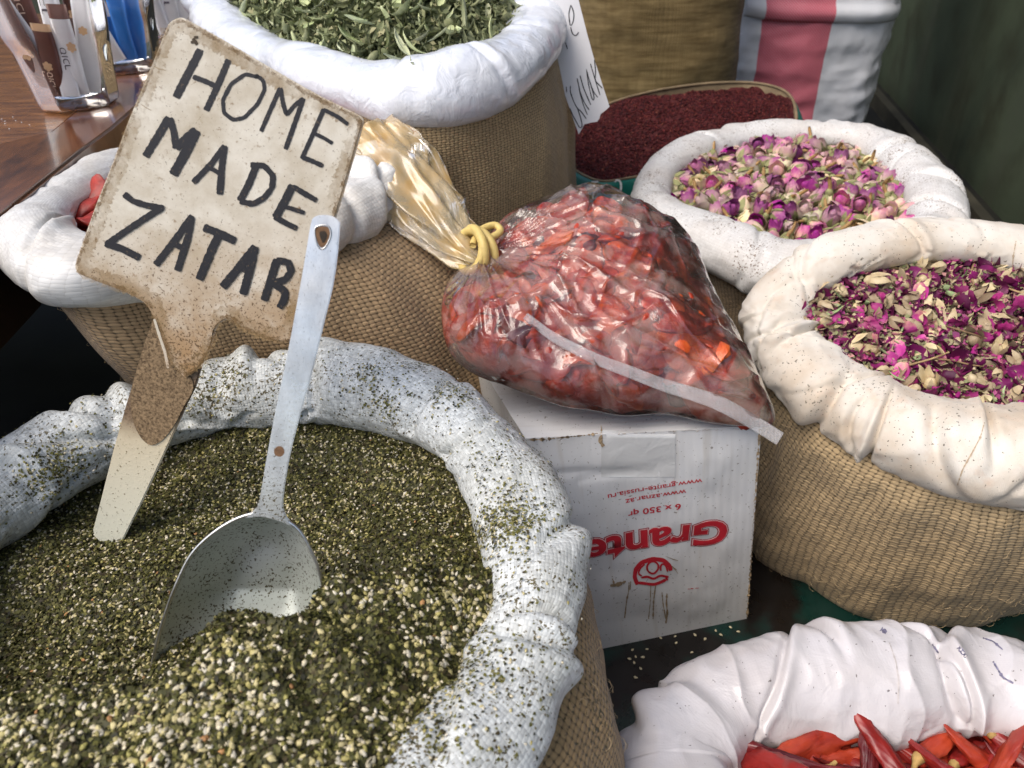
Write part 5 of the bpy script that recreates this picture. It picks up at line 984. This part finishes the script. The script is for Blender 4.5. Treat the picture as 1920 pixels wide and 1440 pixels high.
for k,p in enumerate(pts):
    z=float(hr(p)); up_=rg.normal(size=3)+np.array([0,-.3,.35]); q=Vector(up_).to_track_quat('Z','Y')@Euler((0,0,rg.uniform(0,6.3))).to_quaternion()
    dirz=q@Vector((0,0,1)); bud((p[0]-dirz.x*.008,p[1]-dirz.y*.008,z+.004-dirz.z*.008+rg.uniform(-.003,.006)),q.to_euler(),rg.uniform(1.15,1.6),int(rg.choice(10,p=[.13,.13,.10,.12,.10,.09,.12,.09,.08,.04])))
print('buds',len(pts))
# ---------------------------------------------------------------- rose petals, leaves, calyxes and stems
Ap=np.c_[PS.c[:,:2],np.ones(len(PS.c))]; cp_l,*_=np.linalg.lstsq(Ap,PS.c[:,2],rcond=None); ctr_p=PS.ctr[:2]
def hp(xy):
    d=np.linalg.norm((xy-ctr_p)/np.array([.22,.2]),axis=-1); return xy@cp_l[:2]+cp_l[2]-.011+.016*np.clip(1-d**2,0,1)+.008*noise(np.stack([xy[...,0],xy[...,1],0*xy[...,0]],-1)*11)
def pm(name,base,mid,edge,rough=.55):
    return petalcol(name,base,mid,edge,rough=rough)
mpet=[]
for nm,a_,b_,c_ in (('magenta_petal',(.45,.20,.20),(.38,.035,.18),(.22,.012,.105)),('dark_petal',(.22,.03,.11),(.13,.009,.065),(.07,.006,.038)),('bright_petal',(.66,.36,.30),(.46,.055,.26),(.34,.02,.19)),('purple_petal',(.22,.02,.12),(.16,.01,.09),(.09,.006,.055))):
    m=M(nm,.5,spec=.3); ge=m.n('ShaderNodeSeparateXYZ'); m.l(m.coord('Generated'),ge.inputs[0]); nz=m.noise(180,4); oi=m.n('ShaderNodeObjectInfo'); f_=m.math('ADD',ge.outputs[0],m.math('MULTIPLY',m.math('SUBTRACT',nz,.5),.7)); c=m.mix(m.map(f_,.0,.3),a_,m.mix(m.map(f_,.4,.95),b_,c_)); hs=m.n('ShaderNodeHueSaturation'); m.l(c,hs.inputs['Color']); m.l(m.map(oi.outputs['Random'],0,1,.7,1.35),hs.inputs['Value']); m.set('Base Color',hs.outputs[0]).set('Normal',m.bump(nz,.0006,.8)); mpet.append(m.m)
def petalmesh(seed,mat):
    rgp=np.random.default_rng(seed); u=np.linspace(0,1,10); v=np.linspace(-1,1,10); U,V_=np.meshgrid(u,v,indexing='ij'); L_=rgp.uniform(.014,.022); W_=rgp.uniform(.012,.020)
    w_=W_/2*(np.sin(PI*np.clip(.08+U*.80,0,1))**.7)*(1+.22*noise(np.stack([U*5,V_*3+seed,0*U],-1))); x=U*L_*(1-.15*V_**2)+.0012*noise(np.stack([V_*4,U*3,0*U+seed],-1)); y=w_*V_
    z=.35*(y**2)/W_*rgp.uniform(1,6)+.5*((x-L_/2)**2)/L_*rgp.uniform(-1,3)+.0022*fbm(np.stack([x*150,y*150,0*x+seed*3],-1),3); return gridmesh('rose_petal',np.stack([x-L_/2,y,z],-1),mat)
PM=[petalmesh(i,mpet[i%4]) for i in range(16)]
mkl=leafmat('khaki_leaf',(.25,.22,.12),(.42,.37,.22)); mkg=leafmat('green_leaf_bit',(.20,.26,.12),(.32,.38,.20)); mcx=leafmat('tan_calyx',(.40,.30,.17),(.62,.52,.34))
KL=[leafmesh('dried_leaf',30+i,(.026,.034,.022,.03)[i%4],(.011,.009,.013,.008)[i%4],(.8,1.8,1.2,2.2)[i%4],(.8,-.6,1.4,.5)[i%4],(mkl,mkl,mkg)[i%3]) for i in range(8)]
def cuppy(seed):
    rgb=np.random.default_rng(seed+90); V=[];Fc=[]; v,f_=sphere(10,7,lambda p:np.stack([p[...,0]*.0042,p[...,1]*.0042,p[...,2]*.0052],-1)*(1+.12*noise(p*3+seed))[...,None]); V.append(v);Fc.append(f_);o=len(v)
    for k in range(6):
        a0=k*1.047+rgb.uniform(-.2,.2); u=np.linspace(0,1,7); W_=np.linspace(-1,1,4); U,W_=np.meshgrid(u,W_,indexing='ij'); ln=rgb.uniform(.009,.015); fl=rgb.uniform(-.001,.005)
        ww=.0030*np.sin(PI*np.clip(.3+U*.68,0,1)); r=.0042+.0012*np.sin(PI*U)+fl*U**2; p=np.stack([r*np.cos(a0)-W_*ww*np.sin(a0),r*np.sin(a0)+W_*ww*np.cos(a0),U*ln-.001],-1); p+=.0006*noise(p*300)[...,None]; V.append(p.reshape(-1,3)); Fc.append(grid_faces(7,4)+o); o+=28
    return mesh('rose_calyx',np.vstack(V),np.vstack(Fc),mcx)
CX=[cuppy(i) for i in range(5)]
mst_=leafmat('tan_stem',(.22,.14,.07),(.38,.26,.14),0)
ST=[tube('stem',spline([(-.03,0,0),(-.01,.002*(-1)**i,.001),(.012,-.001,.002),(.03,.003,.0)],12,False),np.linspace(.0012,.0008,12),mst_,False,6) for i in range(3)]
for me in ST: me.materials.clear(); me.materials.append(mst_)
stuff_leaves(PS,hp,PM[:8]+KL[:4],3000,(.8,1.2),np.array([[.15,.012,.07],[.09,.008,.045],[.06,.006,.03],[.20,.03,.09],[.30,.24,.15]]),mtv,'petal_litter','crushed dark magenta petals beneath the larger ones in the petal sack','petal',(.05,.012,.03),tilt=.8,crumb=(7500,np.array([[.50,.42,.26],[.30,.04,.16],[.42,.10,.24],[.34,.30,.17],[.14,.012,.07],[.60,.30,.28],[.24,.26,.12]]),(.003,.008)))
pv=vis_fn(hp,30)
pile_leaves(PS,hp,PM,298,.0098,'crinkled dried magenta rose petal in the cream cuffed sack','petal','rose petals in the cream cuffed sack','rose_petal',zj=.010,tilt=.65,vis=pv,sc=(.85,1.5),ext=1.0)
pile_leaves(PS,hp,KL,285,.0105,'curled khaki dried leaf among the rose petals','rose leaf','dried leaves among the rose petals','rose_leaf',zj=.012,tilt=.6,vis=pv,sc=(.5,.95),ext=.99)
pile_leaves(PS,hp,CX,130,.016,'tan dried rose calyx among the magenta petals','rose calyx','rose calyxes among the petals','rose_calyx',zj=.012,tilt=1.4,vis=pv,sc=(1.1,1.7),ext=.95)
pile_leaves(PS,hp,ST,26,.036,'thin tan dried stem lying on the rose petals','stem','stems among the rose petals','stem',zj=.013,tilt=.15,vis=pv,sc=(.6,1.2),ext=.9)
# ---------------------------------------------------------------- chillies
mch_=[]
for a_,b_ in (((.17,.009,.008),(.31,.020,.014)),((.08,.006,.008),(.17,.011,.012)),((.27,.018,.010),(.44,.055,.02))):
    m=M('dried_chilli_skin',.38,spec=.5); nz=m.noise(40,4); nb=m.noise(70,2,m.vscale(m.coord(),(.3,1,1)),dist=1.); m.set('Base Color',m.mix(m.map(nz,.35,.65),a_,b_)).set('Normal',m.bump(nb,.0035,.9)); m.set('Coat Weight',.18); m.set('Coat Roughness',.25); mch_.append(m.m)
mcs=plain('chilli_stalk',(.42,.27,.09),.7,nscale=120,var=.35)
def chilli(seed,mat):
    rgc=np.random.default_rng(seed); L_=rgc.uniform(.085,.115); n,k=44,22; u=np.linspace(0,1,n); bend=rgc.uniform(-.9,.9); a=bend*(u-.3); x=np.cumsum(np.cos(a))*L_/n; y=np.cumsum(np.sin(a))*L_/n; z=.006*np.sin(u*PI*rgc.uniform(.5,1.5)+seed)
    r=.0084*np.clip(np.sin(PI*np.clip(u*.88+.10,0,1)),0,1)**.65*(1-.45*u)*rgc.uniform(.85,1.15); r[0]*=.4; r[-1]=.0005; th=np.arange(k)/k*2*PI; TH,U=np.meshgrid(th,u); fl=rgc.uniform(.40,.65)
    R_=1.12*r[:,None]*(1+.25*fbm(np.stack([np.cos(TH)*1.2,np.sin(TH)*1.2,U*7+seed],-1),3)+.24*ridg(np.stack([np.cos(TH)*1.6,np.sin(TH)*1.6,U*3.5+seed],-1),3)); nx,ny=-np.sin(a),np.cos(a)
    p=np.stack([x[:,None]+nx[:,None]*R_*np.cos(TH),y[:,None]+ny[:,None]*R_*np.cos(TH),z[:,None]+R_*fl*np.sin(TH)],-1); me=gridmesh('dried_chilli',p-[L_/2,0,0],mat,None,False,True); return me,L_
CHM=[chilli(i,mch_[i%3]) for i in range(9)]
stk=tube('stalk',[(.006,0,0),(.001,0,0),(-.004,.001,.001),(-.010,.003,.002)],[.0045,.0042,.0020,.0018],mcs,False,9); stk.materials.clear(); stk.materials.append(mcs)
ctr_c=CS.ctr[:2]; 
def hc(xy): return .178+.012*noise(np.stack([xy[...,0],xy[...,1],0*xy[...,0]],-1)*9)
gbc=surf_disc(CS,lambda xy:hc(xy)-.014,30,120); o=obj('chilli_bed',gridmesh('chilli_bed',gbc,plain('broken_chilli_bits',(.14,.008,.008),.45,nscale=70,var=.6,bd=.004),None,True,False)); origin(o,CS.ctr); tag(o,'broken dried chilli pieces under the whole chillies in the front right sack','chilli',kind='stuff')
pts=darts(ctr_c+(CS.inner-ctr_c)*.93,.0125,290,rg,vis=vis_fn(hc,90))
for p in pts:
    k=int(rg.integers(9)); q=Euler((rg.uniform(0,6.3),rg.normal()*.22,rg.uniform(-1.1,1.1)+(PI if rg.random()<.5 else 0)))
    o=place(CHM[k][0],'dried_chilli',(p[0],p[1],float(hc(p))+rg.uniform(-.006,.010)),q,rg.uniform(.8,1.1),'wrinkled dried red chilli pod in the front right sack','chilli','dried red chillies in the front right sack')
    c=D.objects.new('stalk',stk); COL.objects.link(c); c.parent=o; c.location=(-CHM[k][1]/2,0,0)
for (x,y,ry,rz,k,sc) in ((1545,1385,-.15,.25,2,1.25),(1655,1400,-.25,2.1,0,1.1),(1620,1372,-.3,1.2,1,.8),(1440,1400,-.1,-.2,4,1.1),(1770,1410,.2,2.2,3,1.1),(1890,1390,-.3,.9,5,1.1),(1400,1415,.6,2.4,6,1.1)):
    o=place(CHM[k][0],'dried_chilli',P(x,y+16,.200),Euler((.4*k,ry,rz)),sc,'wrinkled dried red chilli pod in the front right sack','chilli','dried red chillies in the front right sack')
    c=D.objects.new('stalk',stk); COL.objects.link(c); c.parent=o; c.location=(-CHM[k][1]/2,0,0)
print('chilli',len(pts))
# ---------------------------------------------------------------- dried tomatoes by the sign
mtom=plain('dried_tomato_flesh',(.30,.025,.015),.5,nscale=90,var=.5,bd=.0015)
TM=[]
for i in range(4):
    v_,f_=fruit(i+20); TM.append(mesh('dried_tomato',v_*1.35,f_,mtom))
for k,(x,y,lab) in enumerate(((150,372,'dried red tomato slice at the back left of the sack behind the sign'),(175,392,'dried red tomato slice in the middle by the sign edge'),(143,402,'dried red tomato slice lowest, against the white cuff left of the sign'),(185,366,'dried red tomato slice highest, touching the sign edge'),(198,408,'dried red tomato slice half hidden by the sign, lowest right'))):
    place(TM[k%4],'dried_tomato',P(x,y,.462),(rg.normal()*.4,rg.normal()*.4,rg.uniform(0,6)),1.,lab,'dried tomato','dried tomato slices beside the sign')
# ---------------------------------------------------------------- sesame grains on the shelf
msd=plain('sesame_hull',(.66,.58,.38),.45,nscale=300,var=.15)
sdm=mesh('sesame_grain',tv*.0042,tf,msd)
for x,y in ((1239,1196),(1186,1218),(1192,1231),(1268,1205),(1213,1217),(1342,1182),(1370,1176),(1384,1184),(1189,1242),(1201,1253),(1297,1223),(1205,1232),(1266,1193),(1352,1190),(1192,1270),(1180,1235),(1303,1190),(1322,1198)):
    place(sdm,'sesame_grain',P(x,y,.0008),(0,0,rg.uniform(0,6)),rg.uniform(.85,1.25),'pale sesame grain spilled on the dark green shelf','sesame grain','sesame grains spilled on the shelf')

# loose jute fibres standing off the burlap
mfb=plain('jute_fibre',(.46,.34,.19),.9)
def fibres(S,n,seed):
    rgf=np.random.default_rng(seed); me=S.body.data; nv=len(me.vertices); v=np.empty(nv*3); me.vertices.foreach_get('co',v); v=v.reshape(-1,3)+np.array(S.root.location); nr=np.empty(nv*3); me.vertices.foreach_get('normal',nr); nr=nr.reshape(-1,3)
    idx=rgf.choice(nv,n); V=[];Fc=[]
    for i in idx:
        p,nn=v[i],nr[i]; nn=nn*np.sign(np.dot(nn,v[i]-np.array([S.ctr[0],S.ctr[1],v[i][2]]))); t=unit(np.cross(nn,rgf.normal(size=3))); L_=rgf.uniform(.004,.014); a=np.linspace(0,1,5); c=p+t*(a[:,None]*L_)+nn*(np.sin(a*PI)*L_*.28+.0004)[:,None]+rgf.normal(size=(5,3))*.0004
        w_=unit(np.cross(t,CAM-p))*.00016; o=len(V)
        for q in c: V+= [q-w_,q+w_,q+nn*.00022]
        for k in range(4):
            for a_,b_ in ((0,1),(1,2),(2,0)): Fc.append((o+3*k+a_,o+3*k+b_,o+3*k+3+b_,o+3*k+3+a_))
    o=obj('loose_fibres',mesh('loose_fibres',np.array(V),Fc,mfb,smooth=False),S.root); o['kind']='stuff'
for k,(S,n) in enumerate(((PS,1500),(TS,1300),(ZS,900),(HS,900),(RS,400))): fibres(S,n,70+k)

# grime along the edges of the price sign
mgr=M('brown_grime',.8,spec=.2); ng=mgr.noise(140,5,rough=.7); mgr.set('Base Color',(.20,.12,.05)).set('Alpha',mgr.map(ng,.40,.66,0,.75))
mgr2=M('light_brown_grime',.8,spec=.2); ng=mgr2.noise(60,5,rough=.7); mgr2.set('Base Color',(.34,.23,.11)).set('Alpha',mgr2.map(ng,.38,.70,0,.60))
bc=np.array(bx).mean(0); ins=lambda d:[tuple(np.array(q)+(bc-np.array(q))/np.linalg.norm(bc-np.array(q))*d) for q in bx]
r1=ins(6); r2=ins(16); obj('edge_grime',strokes('edge_grime',[(r2+r2[:1],26)],SF,mgr2.m,.00012,.2),sg_); obj('edge_grime',strokes('edge_grime',[(r1+r1[:1],8)],SF,mgr.m,.00017,.3,seed=9),sg_)
# stitched seams on the cloth and liner cuffs
pcb=bvh_of(PS.cuff)
def cuffF(b_):
    def f_(x,y):
        h=b_.ray_cast(Vector(CAM),Vector(unit(ray(x,y))))
        if h[0] is None: return P(x,y,.27),np.array([0,0,1.])
        return np.array(h[0]),unit(CAM-np.array(h[0]))
    return f_
msea=plain('brown_stitching',(.46,.36,.25),.8,nscale=500,var=.3)
for q in ([(1846,792),(1838,820),(1822,850),(1805,880),(1795,910)],[(1905,452),(1900,480),(1898,505)]): obj('seam',strokes('seam',[(q,2.2)],cuffF(pcb),msea,.0008,.4),PS.root)
obj('seam',strokes('seam',[([(1668,1205),(1680,1240),(1686,1280),(1684,1320)],2.)],CF,plain('liner_seam',(.50,.46,.44),.6),.0008,.3),CS.root)
